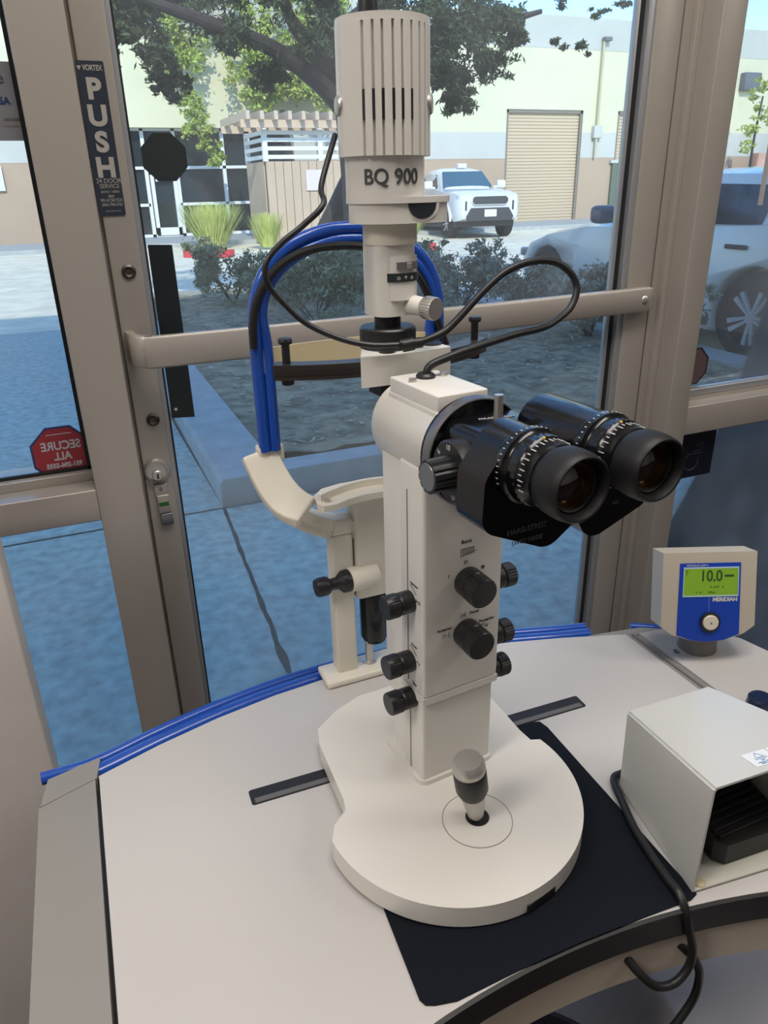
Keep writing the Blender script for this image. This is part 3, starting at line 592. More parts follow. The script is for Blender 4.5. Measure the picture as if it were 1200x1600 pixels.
# loose cables on the head
cb = HB().tube([(LX_-.030, LY_+.036, 1.412), (-.052, .120, 1.372), (-.0600, .100, 1.3566), (-.080, .100, 1.3405), (-.0996, .100, 1.3279), (-.1145, .100, 1.3130), (-.1145, .100, 1.2960), (-.1030, .100, 1.2810), (-.0850, .095, 1.2620), (-.060, .085, 1.2480), (-.0330, .075, 1.2400), (-.0020, .067, 1.2385), (.0160, .062, 1.2400)], .0026, 10).build('signal_cable', blackm, sl)
HB().tube([(-.006, .067, 1.2385), (.004, .064, 1.2388), (.014, .062, 1.2395)], .0048, 12).cyl((-.004, .066, 1.2375), (.006, .063, 1.2390), .0058).build('strain_relief', blackm, cb)
HB().tube([(.0120, .062, 1.2395), (.0330, .060, 1.2455), (.0480, .060, 1.2545), (.0816, .060, 1.2821), (.1050, .060, 1.2960), (.1310, .058, 1.3025), (.1560, .056, 1.3005), (.1730, .052, 1.2900), (.1790, .048, 1.2760), (.1710, .044, 1.2610), (.1550, .040, 1.2520), (.1300, .034, 1.2455), (.0900, .026, 1.2440), (.0450, .021, 1.2385), (.0150, .020, 1.2330), (-.0030, .020, 1.2275), (-.0070, .020, 1.2180)], .0035, 12).build('signal_cable', blackm, sl)

# ================================================================== CHIN AND HEAD REST
cr = empty('head_rest', (.25, .745, T), 'cream chin and head rest with blue arched frame behind the slit lamp', 'head rest')
cxh, czh = .2800, 1.115
Yh = .745
MB().box((.242, .733, T+.004), (.268, .757, 1.0), .003).box((.243, .7325, 1.0), (.268, .757, 1.02), .003).build('post', creamh, cr)
MB().box((.222, .718, T+.0006), (.330, .760, T+.010), .003).build('table_clamp', creamh, cr)
XZ = Matrix(((1, 0, 0, 0), (0, 0, 1, 0), (0, 1, 0, 0), (0, 0, 0, 1)))
def ring_xz(r0, r1, a0, a1, y0, y1, bev=.002, n=28):
    return MB().prism(circ(cxh, czh, r1, a0, a1, n)+circ(cxh, czh, r0, a1, a0, n), y0, y1, bev, X=XZ)
ub = ring_xz(.100, .1135, 196, 344, .733, .759).build('u_bracket', creamh, cr)
ring_xz(.1005, .124, 205, 268, .736, .754).build('bracket_web', creamh, ub)
def pad(sg):
    A = []; n = 14
    for k in range(n+1):
        u = k/n; sag = math.sin(math.pi*u)
        c = V((.1700+.0350*u-.0030*sag, .752-.050*u-.004*sag, 1.1090-.0580*u-.0130*sag)); A.append(c)
    t = bmesh.new(); rings = []
    for k, c in enumerate(A):
        d = (A[min(k+1, n)]-A[max(k-1, 0)]).normalized(); wv = V((1, -.10, -.06)).normalized(); wv = (wv-d*wv.dot(d)).normalized(); nn = wv.cross(d).normalized()
        if nn.z < 0: nn = -nn
        hwd = .0190+.0020*(k/n)
        rings.append([t.verts.new(c+wv*a*hwd+nn*b_) for a, b_ in ((-1, .007), (1, .007), (1, -.007), (-1, -.007))])
    for a, b_ in zip(rings, rings[1:]):
        for q in range(4): t.faces.new((a[q], a[(q+1) % 4], b_[(q+1) % 4], b_[q]))
    t.faces.new(rings[0][::-1]); t.faces.new(rings[-1]); bmesh.ops.recalc_face_normals(t, faces=t.faces[:])
    b = MB(Matrix.Translation((cxh, 0, 0)) @ Matrix.Diagonal((sg, 1, 1, 1)) @ Matrix.Translation((-cxh, 0, 0))); b._bev(t, .0025, 3, ang=50); b._merge(t)
    return b.build('elbow_pad', creamh, cr)
pad(1); pad(-1)
fp = [(cxh-.1035, 1.112), (cxh-.1035, 1.16), (cxh-.1035, 1.22), (cxh-.101, 1.262), (cxh-.088, 1.294), (cxh-.062, 1.317), (cxh-.03, 1.329), (cxh, 1.332), (cxh+.03, 1.329), (cxh+.062, 1.317), (cxh+.088, 1.294), (cxh+.101, 1.262), (cxh+.1035, 1.22), (cxh+.1035, 1.16), (cxh+.1035, 1.112)]
fr1 = MB().tube([(x, Yh, z) for x, z in fp], .0066, 12)
fin = [(x+(.0108 if x < cxh-.01 else -.0108 if x > cxh+.01 else 0)*(1 if z < 1.25 else .55), Yh-.001, z-(0 if z < 1.23 else (z-1.23)*.1)) for x, z in fp]
fr1.tube(fin, .0062, 12)
fr1 = fr1.build('arched_frame', blue, cr)
for xs in (.1680, .3630): MB().box((xs, .742, 1.098), (xs+.029, .758, 1.117), .003).build('frame_socket', creamh, cr)
MB().tube([(cxh-.1075, .738, 1.223), (cxh-.1065, .738, 1.245), (cxh-.100, .738, 1.270), (cxh-.083, .738, 1.294), (cxh-.055, .738, 1.3105), (cxh-.02, .738, 1.316), (cxh+.02, .738, 1.313), (cxh+.055, .738, 1.300), (cxh+.080, .738, 1.275), (cxh+.098, .738, 1.235), (cxh+.112, .738, 1.20)], .0042, 10).build('headrest_cable', blackm, fr1)
MB().sweep([(cxh-.098+.0196*k, .742+.012*math.sin(math.pi*k/10)) for k in range(11)], [(-.0015, 1.196), (.0015, 1.196), (.0015, 1.2215), (-.0015, 1.2215)]).build('forehead_strap', strapm, cr)
# chin cup carrier and cup
MB().prism(rrect(.270, .728, .325, .762, .005), .913, 1.045, .002).build('chin_carrier', creamh, cr)
MB().cyl((.2960, .745, .8450), (.2960, .745, .9150), .0175, bev=.003).cyl((.2960, .745, .8400), (.2960, .745, .846), .014).build('lift_cylinder', blackg, cr)
MB().cyl((.2870, .742, T+.008), (.2870, .742, .842), .0050).lathe([(0, T+.009), (.009, T+.009), (.009, T+.012), (.005, T+.013), (0, T+.013)], Matrix.Translation((.287, .742, 0)), 24).build('lift_rod', steel, cr)
MB().cyl((.295, .733, .942), (.259, .729, .942), .0150, .0150, bev=.001).build('clamp_boss', creamh, cr)
MB(axm((.2600, .729, .942), (-1, -.05, 0))).lathe([(0, 0), (.0130, 0), (.0140, .003), (.0135, .010), (.0075, .016), (.0070, .024), (.0105, .028), (.0115, .031), (.0115, .040), (.0100, .043), (0, .043)], seg=44, ribs=(.030, .041, .0007)).build('clamp_knob', blackk, cr)
cup = [(.2180, .7000), (.2220, .6930), (.2360, .6920), (.2520, .6995), (.2720, .7040), (.2920, .7040), (.3120, .6995), (.3280, .6920), (.3420, .6930), (.3460, .7000), (.3440, .7240), (.3280, .7420), (.3040, .7480), (.2600, .7480), (.2360, .7420), (.2200, .7240)]
ct = MB().prism(cup, 1.051, 1.0585, .002).build('chin_cup', creamh, cr)
MB().sweep([(.222+.0062*k, .708+.020*math.sin(math.pi*k/20)) for k in range(21)], [(-.003, 1.056), (.003, 1.056), (.0025, 1.0665), (-.0025, 1.0665)]).build('cup_lip', creamh, ct)
for x in (.2300, .3340): MB().cyl((x, .7035, 1.054), (x, .7035, 1.0605), .0035).build('paper_pin', steel, ct)

# ================================================================== DISPLAY UNIT
du = empty('display_unit', (.70, .600, T), 'beige control unit with blue front and green screen on the right wing', 'control unit')
rv = V((.922, -.3875, 0)); nv = V((-.3875, -.922, 0)); upv = (V((0, 0, 1))*math.cos(R(16))-nv*math.sin(R(16)))
ctr = rv*.4050+V((.3875, .922, 0))*.8035; ctr.z = .8945
D = frame(ctr, rv, upv)       # local x right, y up, z out of the front
o8 = [(-.0585, .0520), (.0585, .0520), (.0590, -.0430), (.0450, -.0535), (.0200, -.0615), (0, -.0635), (-.0200, -.0615), (-.0450, -.0535), (-.0590, -.0430)]
MB(D).prism(o8, -.036, 0, .0022, ang=30).build('case', mat('case beige', (.50, .45, .37), .45), du)
bf = MB(D).prism([(-.0375, .0385), (.0385, .0385), (.0395, -.0535), (.0200, -.0610), (0, -.0630), (-.0200, -.0610), (-.0395, -.0535)], -.001, .0007).build('front_foil', bluep, du)
MB(D).sweep([(-.0330, -.0035), (.0360, -.0035), (.0355, .0325), (-.0325, .0325)], [(-.001, .0008), (.001, .0008), (.001, .0016), (-.001, .0016)], closed=True).build('screen_bezel', mat('bezel pale blue', (.45, .62, .7), .4), bf)
scn = MB(D).box((-.0322, -.0028, .0004), (.0350, .0320, .0012)).build('screen', lcd, du)
DT = lambda x, y, z=.0013: D @ Matrix.Translation((x, y, z))
txt('10.0', .0195, DT(.0015, .0215), scn, lcdt, bold=.0004, sx=.85)
MB(D).box((.0185, .0205, .0011), (.0300, .0235, .0014)).build('level_bar', lcdt, scn)
txt('0. mW   6', .0042, DT(.0090, .0080), scn, lcdt); txt('A   B        500ms', .0036, DT(-.0050, .0012), scn, lcdt); txt('T', .0080, DT(-.0290, .0260), scn, lcdt)
txt('MERIDIAN', .0068, DT(.0200, -.0085, .0009), bf, inkw, bold=.0003)
txt('MICROLAS LDM 3', .0034, DT(-.0160, .0356, .0009), bf, inkw)
MB(D).box((.0000, -.0270, .0007), (.0005, -.0045, .0010)).build('hairline', mat('hairline', (.2, .3, .6), .5), bf)
bt = MB(D @ Matrix.Translation((.0015, -.0370, .0004))).lathe([(0, 0), (.0125, 0), (.0128, .003), (.0105, .004), (.0100, .002), (0, .002)], seg=40).build('push_button', blackm, du)
MB(D @ Matrix.Translation((.0015, -.0370, .0015))).lathe([(0, 0), (.0097, 0), (.0097, .004), (.0085, .005), (0, .0052)], seg=40).build('button_cap', mat('button ivory', (.72, .66, .55), .4), bt)
txt('±', .0050, D @ Matrix.Translation((.0015, -.0370, .0068)), bt, inkg)
MB().lathe([(0, T+.001), (.025, T+.001), (.024, T+.006), (.022, T+.045), (0, T+.045)], Matrix.Translation((.6995, .601, 0)), 40).build('pedestal', mat('pedestal grey', (.16, .15, .14), .4), du)
tag(MB().lathe([(0, 0), (.0145, 0), (.0150, .004), (.0140, .012), (.012, .014), (0, .015)], Matrix.Translation((.6730, .4760, T+.001)), 40).build('rotary_knob', mat('dark blue knob', (.01, .02, .06), .25)), 'dark blue rotary knob on the right wing behind the foot switch', 'knob')

# ================================================================== FOOT SWITCH
fs = empty('foot_switch', (.48, .38, T), 'hooded cream enamel foot switch with ribbed black pedal standing on the table', 'foot switch')
BL, BR, FR, FL_ = V((.4405, .4435, 0)), V((.5420, .4400, 0)), V((.5600, .3050, 0)), V((.4160, .3165, 0))
z0 = T+.0015
def shell():
    t = bmesh.new()
    tl, tr_, tfr, tfl = BL+V((0, .003, .8950)), BR+V((0, .003, .8950)), FR+V((.0, .003, .9200)), FL_+V((0, 0, .9200))
    bl, br, bfr, bfl = [V((p.x, p.y, z0)) for p in (BL, BR, FR, FL_)]
    v = [t.verts.new(p) for p in (tl, tr_, tfr, tfl, bl, br, bfr, bfl)]
    t.faces.new((v[0], v[3], v[2], v[1])); t.faces.new((v[0], v[4], v[7], v[3])); t.faces.new((v[1], v[2], v[6], v[5])); t.faces.new((v[0], v[1], v[5], v[4]))
    bmesh.ops.recalc_face_normals(t, faces=t.faces[:])
    bmesh.ops.bevel(t, geom=[e for e in t.edges if len(e.link_faces) == 2], offset=.0022, segments=3, affect='EDGES')
    bmesh.ops.solidify(t, geom=t.faces[:], thickness=.0018)
    b = MB(); b._merge(t); return b
hood = shell().build('hood', footw, fs)
MB().hull8([(FL_.x+.001, FL_.y-.0005, z0), (FR.x+.002, FR.y-.006, z0), (BR.x+.002, BR.y-.001, z0), (BL.x+.001, BL.y-.001, z0)], [(FL_.x+.001, FL_.y-.0005, z0+.0025), (FR.x+.002, FR.y-.006, z0+.0025), (BR.x+.002, BR.y-.001, z0+.0025), (BL.x+.001, BL.y-.001, z0+.0025)], .0005).build('base_plate', mat('foot plate cream', (.55, .54, .47), .45), fs)
MB().sphere((.4270, .3200, z0+.003), .0050, sc=(1, 1, .35)).build('rubber_foot', mat('amber rubber', (.55, .48, .28), .4), fs)
pz = z0+.005
pl_ = [(.4530, .3340), (.4600, .3245), (.5300, .3190), (.5500, .4200), (.4650, .4300)]
pe = MB().prism(pl_, pz, pz+.022, .002).build('pedal', pedalm, fs)
rb = MB()
for k in range(11):
    y = .3330+k*.0075; rb.box((.4590+.08*(y-.33), y, pz+.0205), (.532+.12*(y-.33), y+.0035, pz+.0242), .0006, X=Matrix.Translation((0, 0, 0)))
rb.build('tread', pedalm, pe)
# safety labels on the hood
nrm = ((FL_-BL)+V((0, -.003, .025))).cross(V((1, 0, 0))).normalized()
su = (FR-FL_).normalized(); sv = ((BL-FL_)+V((0, .003, -.025))).normalized()
def onhood(a, b): return FL_+V((0, 0, .9200))+su*a+sv*b
nn_ = su.cross(sv).normalized()
paper = mat('label white', (.80, .84, .88), .35); inkb = mat('label blue', (.06, .22, .45), .5)
for a in (.0620, .0885):
    o_ = onhood(a, .0175)+nn_*.0004
    S = frame(o_, su, sv)
    lbp = MB(S).box((-.0125, -.0095, 0), (.0125, .0095, .0003)).build('safety_label', paper, fs)
    if a < .07: MB(S).sweep([(-.0058, -.001), (.0058, -.001), (0, .0075)], [(-.0005, .0003), (.0005, .0003), (.0005, .0005), (-.0005, .0005)], closed=True).box((-.0035, .0005, .0003), (.0035, .0012, .0005)).build('symbol', inkb, lbp)
    else: MB(S).sweep(circ(0, .003, .0052, n=16), [(-.0004, .0003), (.0004, .0003), (.0004, .0005), (-.0004, .0005)], closed=True).box((-.0005, -.001, .0003), (.0005, .007, .0005)).build('symbol', inkb, lbp)
    txt('TUV', .0022, S @ Matrix.Translation((0, -.0032, .0004)), lbp, inkb); txt('PRODUCT SERVICE', .0017, S @ Matrix.Translation((0, -.0056, .0004)), lbp, inkb); txt('TESTED SAFETY', .0017, S @ Matrix.Translation((0, -.0076, .0004)), lbp, inkb)
# foot switch cable
zc = T+.0060
MB().tube([(.452, .452, zc), (.441, .451, zc), (.4335, .440, zc), (.4260, .420, zc), (.4150, .390, zc), (.4070, .355, zc), (.4030, .330, zc), (.4010, .318, zc+.001), (.4000, .3075, .7990), (.4030, .3030, .7800), (.4100, .3010, .7550), (.4080, .2990, .7330), (.3940, .2990, .7190), (.3750, .3020, .7230), (.3600, .3100, .7400), (.3500, .3300, .7560)], .0039, 12).build('cable', blackm, fs)
tag(MB().tube([(.395, .335, .7520), (.4100, .3100, .7430), (.4240, .3020, .7200), (.4300, .3020, .6920), (.4260, .3020, .6680), (.4080, .3020, .6420), (.39, .305, .62)], .0039, 12).build('power_cable', blackm), 'black cable hanging in a curve below the table front edge', 'cable')
# things under the table
tag(MB().box((.5020, .12, .0), (1.05, .66, .50), .006).build('storage_box', mat('grey box', (.5, .49, .50), .5)), 'plain grey storage box standing under the right side of the table', 'box')
st = empty('stool', (.20, .22, 0), 'round dark maroon stool seat pushed below the front of the table', 'stool')
MB().lathe([(0, .44), (.18, .44), (.20, .455), (.20, .485), (.185, .50), (0, .505)], Matrix.Translation((.24, .30, 0)), 48).build('seat', mat('maroon vinyl', (.035, .014, .018), .4), st)
MB().cyl((.24, .30, .045), (.24, .30, .45), .03).build('pole', steeld, st)
MB().lathe([(0, .0), (.2, 0), (.2, .02), (.05, .045), (0, .045)], Matrix.Translation((.24, .24, 0)), 32).build('base', steeld, st)

# ================================================================== OUTSIDE
def bands(name, fn):   # procedural concrete / asphalt
    return fn
conc = mat('sidewalk concrete', (.42, .50, .455), .85, noise_amt=.24, noise_scale=19, bump=.2, bump_scale=60, detail=10)
asph = mat('parking lot paving', (.83, .77, .60), .9, noise_amt=.16, noise_scale=3, detail=10)
curbm = mat('curb concrete', (.40, .42, .42), .85, noise_amt=.12, noise_scale=8, detail=8)
soil = mat('planter soil', (.27, .235, .15), .95, noise_amt=.6, noise_scale=7, bump=.4, bump_scale=80, detail=10)
dirt = mat('joint dirt', (.05, .055, .05), .95, noise_amt=.6, noise_scale=25)
def g(o): return struct(o)
g(MB().box((-14, 1.3, -.1), (.575, 3.228, 0)).box((-14, 1.06, -.1), (24, 1.3, -.001)).box((.575, 1.3, -.1), (24, 3.228, 0)).build('sidewalk', conc))
g(MB().box((-14, 3.258, -.1), (.545, 9.0, -.004)).build('driveway', conc))
g(MB().box((-30, 9.0, -.1), (50, 30, -.006)).box((4.75, 3.255, -.1), (30, 9.0, -.006)).build('parking_lot', asph))
g(MB().box((-14, 3.22, -.1), (24, 3.262, -.008)).build('joint_gap', dirt))
def crack(x0, y0, x1, y1, wd, seed):
    rnd = random.Random(seed); b = MB(); n = 70; L = []; Rr = []
    for k in range(n+1):
        u = k/n; wv = wd*(.35+1.1*abs(noise.noise(V((u*9, seed, 0)))))
        x = x0+(x1-x0)*u+.006*noise.noise(V((u*14, 3+seed, 0))); y = y0+(y1-y0)*u
        L.append((x-wv, y, .0012)); Rr.append((x+wv, y, .0012))
    b.quads([(L[k], L[k+1], Rr[k+1], Rr[k]) for k in range(n)]); return b
g(crack(.425, 1.45, .545, 3.23, .018, 1).build('sidewalk_joint', dirt))
g(crack(2.2, 1.3, 2.25, 3.23, .008, 2).build('sidewalk_joint', dirt))
# planter curb
pl = [(.575, 3.27), (4.75, 3.27), (4.75, 10.6), (.66, 10.6)]
g(MB().sweep([(.545, 3.255), (4.75, 3.255), (4.75, 10.6), (.66, 10.6)], [(0, -.05), (.34, -.05), (.34, .13), (.02, .13), (0, .11)], closed=True).build('planter_curb', curbm))
def ground_patch(x0, y0, x1, y1, z, amp, n=50):
    b = MB(); vs_ = [[b.bm.verts.new((x0+(x1-x0)*i/n, y0+(y1-y0)*j/n, z+amp*noise.noise(V((i*.35, j*.35, 0))))) for j in range(n+1)] for i in range(n+1)]
    for i in range(n):
        for j in range(n): b.bm.faces.new((vs_[i][j], vs_[i+1][j], vs_[i+1][j+1], vs_[i][j+1]))
    return b
g(ground_patch(.84, 3.55, 4.45, 10.35, .105, .03).build('planter_soil', soil))
# far kerb and planting strip before the building
g(MB().box((-30, 21.2, -.05), (50, 24, .10)).build('far_walk', curbm))
redp = mat('red kerb paint', (.62, .03, .04), .6)
tag(MB().prism([(2.75, 17.75), (3.65, 17.05), (3.80, 17.25), (2.90, 17.95)], 0, .15, .02).build('red_kerb', redp), 'short red painted kerb in front of the pale grass', 'kerb')
tag(MB().prism([(7.5, 16.4), (8.1, 15.95), (8.25, 16.15), (7.65, 16.6)], 0, .15, .02).build('red_kerb', redp), 'small piece of red painted kerb left of the white pickup', 'kerb')

# ---- building across the lot
wbrown = mat('brown wall paint', (.46, .335, .235), .9, noise_amt=.04, noise_scale=1)
wgrey = mat('light grey wall paint', (.54, .53, .48), .9, noise_amt=.04, noise_scale=1)
wcream = mat('cream wall paint', (.67, .635, .44), .9, noise_amt=.03, noise_scale=1)
wwhite = mat('pale parapet paint', (.51, .51, .46), .9, noise_amt=.03, noise_scale=1)
rollm = mat('tan roll door', (.58, .45, .30), .6)
wh = mat('white window frame', (.75, .77, .76), .5)
bl_ = empty('warehouse_building', (12, 24, 0), 'long cream and brown warehouse building across the parking lot', 'building')
def wall_with(z0_, z1_, m, name, off_=0):
    b = MB()
    segs = [(-30, 2.35), (7.4, 14.85), (17.95, 19.45), (22.6, 50)] if z1_ <= 3.0 else ([(-30, 14.85), (17.95, 19.45), (22.6, 50)] if z0_ < 3.6 else [(-30, 50)])
    for a, c in segs: b.box((a, 24-off_, z0_), (c, 24.4, z1_))
    return b.build(name, m, bl_)
wall_with(.1, 2.13, wbrown, 'lower_wall'); wall_with(2.13, 2.93, wgrey, 'grey_band', .01); wall_with(2.93, 3.0, wcream, 'cream_strip', .01); wall_with(3.0, 3.62, wcream, 'cream_wall', .01)
wall_with(3.62, 5.42, wcream, 'upper_wall', .01); wall_with(5.42, 6.34, wwhite, 'parapet', .02)
for x0, x1 in ((14.85, 17.95), (19.45, 22.6)):
    b = MB()
    n = 34
    for k in range(n):
        z = .1+k*(3.48/n); b.box((x0+.08, 24.10, z), (x1-.08, 24.16, z+3.48/n-.028)).box((x0+.08, 24.125, z), (x1-.08, 24.16, z+3.48/n))
    dr = b.build('roll_door', rollm, bl_)
    MB().box((x0, 24.02, .1), (x0+.09, 24.3, 3.62)).box((x1-.09, 24.02, .1), (x1, 24.3, 3.62)).box((x0, 24.02, 3.52), (x1, 24.3, 3.62)).build('door_frame', mat('roll frame', (.22, .19, .15), .6) if 'roll frame' not in MATS else MATS['roll frame'], dr)
# storefront entrance in the building
MB().box((2.35, 24.45, .1), (7.4, 24.5, 3.0)).build('window_glass', dglass, bl_)
fb_ = MB()
for x in (2.38, 3.02, 3.90, 5.3, 6.6, 7.36): fb_.box((x-.05, 24.35, .1), (x+.05, 24.46, 3.0))
for z in (.14, 1.98, 2.98): fb_.box((2.35, 24.35, z-.04), (7.4, 24.46, z+.04))
fb_.box((2.35, 24.35, .95), (3.02, 24.46, 1.03)).box((3.9, 24.35, .95), (7.4, 24.46, 1.03))
fb_.build('window_frame', wh, bl_)
dd = MB().box((3.10, 24.30, .15), (3.20, 24.4, 1.9)).box((3.74, 24.30, .15), (3.84, 24.4, 1.9)).box((3.10, 24.30, 1.8), (3.84, 24.4, 1.92)).box((3.10, 24.30, .15), (3.84, 24.4, .36)).build('entrance_door', wh, bl_)
MB().box((3.24, 24.28, 1.62), (3.72, 24.30, 1.80)).build('door_notice', wh, dd)
MB().tube([(18.5, 23.88, 2.15), (18.5, 23.88, 5.70)], .045, 8, 1).build('downpipe', mat('pipe tan', (.52, .45, .28), .6), bl_)
MB().box((18.45, 23.75, 5.68), (18.75, 23.95, 5.80), .03).build('pipe_head', mat('pipe grey', (.15, .15, .15), .6), bl_)
MB().box((18.35, 23.80, 2.75), (18.7, 23.98, 3.15), .03).build('meter_box', wgrey, bl_)
MB().box((24.95, 23.7, 4.35), (25.75, 24.0, 4.95), .05).build('wall_lamp', mat('lamp grey', (.12, .13, .15), .5), bl_)
MB().box((19.35, 23.9, .1), (20.6, 24.0, 1.95)).build('side_door', mat('side door', (.12, .15, .10), .6), bl_)
MB().box((19.25, 23.88, 1.95), (20.7, 24.02, 2.05)).build('door_lintel', wgrey, bl_)
tag(MB().box((-1.6, 23.9, 1.45), (-.75, 23.97, 2.05), .01).build('wall_notice', wh), 'small white notice on the brown wall seen at the far left', 'notice')
tag(MB().box((25.0, 22.6, .1), (32.0, 23.0, 2.2), .02).build('red_screen_wall', mat('reddish block', (.42, .24, .19), .9, noise_amt=.5, noise_scale=1.2)), 'low reddish block wall beyond the white car at far right', 'wall')

# ---- trash enclosure with slatted pergola roof
tanw = mat('tan board', (.52, .40, .29), .85, noise_amt=.05, noise_scale=2)
tanr = mat('pergola timber', (.60, .46, .34), .85)
en = empty('trash_enclosure', (6.8, 20.2, 0), 'tan board trash enclosure with white rails and pergola roof', 'enclosure')
b = MB()
for k in range(13): b.box((5.35+k*.22, 19.75, .02), (5.35+k*.22+.205, 19.82, 1.98))
b.box((5.35, 19.8, .02), (8.2, 19.84, 1.98)).build('front_boards', tanw, en)
b = MB()
for k in range(8): b.box((5.30, 19.84+k*.22, .02), (5.37, 19.84+k*.22+.205, 1.98))
b.box((5.33, 19.84, .02), (5.37, 21.6, 1.98)).build('side_boards', tanw, en)
MB().box((5.32, 21.55, .02), (8.2, 21.65, 1.98)).box((8.12, 19.84, .02), (8.2, 21.55, 1.98)).build('rear_boards', tanw, en)
for (x, y) in ((5.35, 19.78), (6.78, 19.78), (8.15, 19.78), (5.35, 21.55), (8.15, 21.55)): MB().box((x-.06, y-.05, 1.98), (x+.06, y+.07, 2.75)).build('post', wh, en)
for z in (2.08, 2.27, 2.46, 2.62): MB().box((5.30, 19.72, z-.045), (8.25, 19.77, z+.045)).build('rail', wh, en); MB().box((5.28, 19.75, z-.045), (5.33, 21.6, z+.045)).build('rail', wh, en)
for k in range(12): x = 4.78+k*.34; MB().box((x, 19.1, 2.86), (x+.09, 21.95, 3.04)).build('rafter', tanr, en)
MB().box((4.7, 19.35, 2.70), (8.7, 19.47, 2.87)).box((4.7, 21.5, 2.70), (8.7, 21.6, 2.87)).build('beam', tanr, en)
MB().box((6.35, 19.70, 1.30), (6.80, 19.74, 1.78)).build('notice', mat('pink notice', (.72, .62, .70), .6), en)

# ---- vehicles
white = mat('white car paint', (.78, .80, .82), .25, coat=.6)
silver = mat('silver blue car paint', (.88, .85, .79), .3, 0, coat=.6)
cglass = mat('car glass', (.015, .03, .045), .06, spec=.9)
tyre = mat('tyre', (.02, .02, .022), .8)
rimm = mat('rim', (.80, .80, .80), .3, .35)
plast = mat('grey plastic trim', (.045, .048, .05), .6)
lampc = mat('headlamp', (.25, .27, .28), .15, coat=1)
def loft(secs, m, name, parent, bev=0, ang=40, X=None):     # each section: list of (x,z) at y
    t = bmesh.new(); rings = [[t.verts.new((x, y, z)) for x, z in s_] for y, s_ in secs]
    for a, c in zip(rings, rings[1:]):
        n = len(a)
        for k in range(n): t.faces.new((a[k], a[(k+1) % n], c[(k+1) % n], c[k]))
    t.faces.new(rings[0][::-1]); t.faces.new(rings[-1])
    bmesh.ops.recalc_face_normals(t, faces=t.faces[:])
    b = MB(X); b._bev(t, bev, 3, ang=20); b._merge(t); return b.build(name, m, parent, ang)
def wheel(p, r, wd, X, parent, spokes=10, side=-1, name='wheel'):
    A = X @ axm(p, (side, 0, 0))
    o = MB(A).lathe([(r*.60, -wd/2), (r*.94, -wd/2), (r, -wd*.38), (r, wd*.38), (r*.95, wd/2), (r*.70, wd/2), (r*.66, wd*.42), (r*.60, wd*.3)], seg=48).build(name, tyre, parent)
    b = MB(A).lathe([(0, -wd*.1), (r*.66, -wd*.1), (r*.68, wd*.46), (r*.63, wd*.46), (r*.60, wd*.05), (0, wd*.05)], seg=48)
    b.build('wheel_barrel', mat('barrel dark', (.05, .05, .055), .4, .6) if 'barrel dark' not in MATS else MATS['barrel dark'], o)
    b = MB(A)
    for k in range(spokes):
        a = R(360*k/spokes+(9 if k % 2 else -9)*0+5); a2 = a+R(8 if k % 2 else -8)
        b.hull8([(r*.12*math.cos(a)-.010*math.sin(a), r*.12*math.sin(a)+.010*math.cos(a), wd*.30), (r*.12*math.cos(a)+.010*math.sin(a), r*.12*math.sin(a)-.010*math.cos(a), wd*.30), (r*.12*math.cos(a)+.01*math.sin(a), r*.12*math.sin(a)-.01*math.cos(a), wd*.40), (r*.12*math.cos(a)-.01*math.sin(a), r*.12*math.sin(a)+.01*math.cos(a), wd*.40)],
                [(r*.64*math.cos(a2)-.024*math.sin(a2), r*.64*math.sin(a2)+.024*math.cos(a2), wd*.34), (r*.64*math.cos(a2)+.024*math.sin(a2), r*.64*math.sin(a2)-.024*math.cos(a2), wd*.34), (r*.64*math.cos(a2)+.02*math.sin(a2), r*.64*math.sin(a2)-.02*math.cos(a2), wd*.46), (r*.64*math.cos(a2)-.02*math.sin(a2), r*.64*math.sin(a2)+.02*math.cos(a2), wd*.46)])
    b.lathe([(0, wd*.25), (r*.15, wd*.25), (r*.14, wd*.42), (0, wd*.44)], seg=24)
    b.build('rim', rimm, o)
    return o
def bodysec(hw, zb, zt, crown=.03, tum=.06):   # rounded body cross-section
    return [(-hw+.06, zb), (hw-.06, zb), (hw-.01, zb+.10), (hw, zb+(zt-zb)*.45), (hw-.015, zb+(zt-zb)*.75), (hw-tum, zt-.02), (hw-.22, zt+crown*.6), (0, zt+crown), (-hw+.22, zt+crown*.6), (-hw+tum, zt-.02), (-hw+.015, zb+(zt-zb)*.75), (-hw, zb+(zt-zb)*.45), (-hw+.01, zb+.10)]
def cut_arch(o, arches, X, hw, sgns=(-1, 1)):
    # wheel wells: boolean with cylinders
    for (y, z, r) in arches:
        c = MB(X).cyl((-hw-.3, y, z), (-hw+.28, y, z), r, seg=48).cyl((hw-.28, y, z), (hw+.3, y, z), r, seg=48).build('cut', white)
        md = o.modifiers.new('b', 'BOOLEAN'); md.object = c; md.operation = 'DIFFERENCE'; md.solver = 'EXACT'
        if o.parent: c.matrix_world
        bpy.context.view_layer.update()
        me = bpy.data.meshes.new_from_object(o.evaluated_get(bpy.context.evaluated_depsgraph_get()))
        o.modifiers.clear(); me.materials.clear(); me.materials.append(o.data.materials[0]); o.data = me; bpy.data.objects.remove(c)
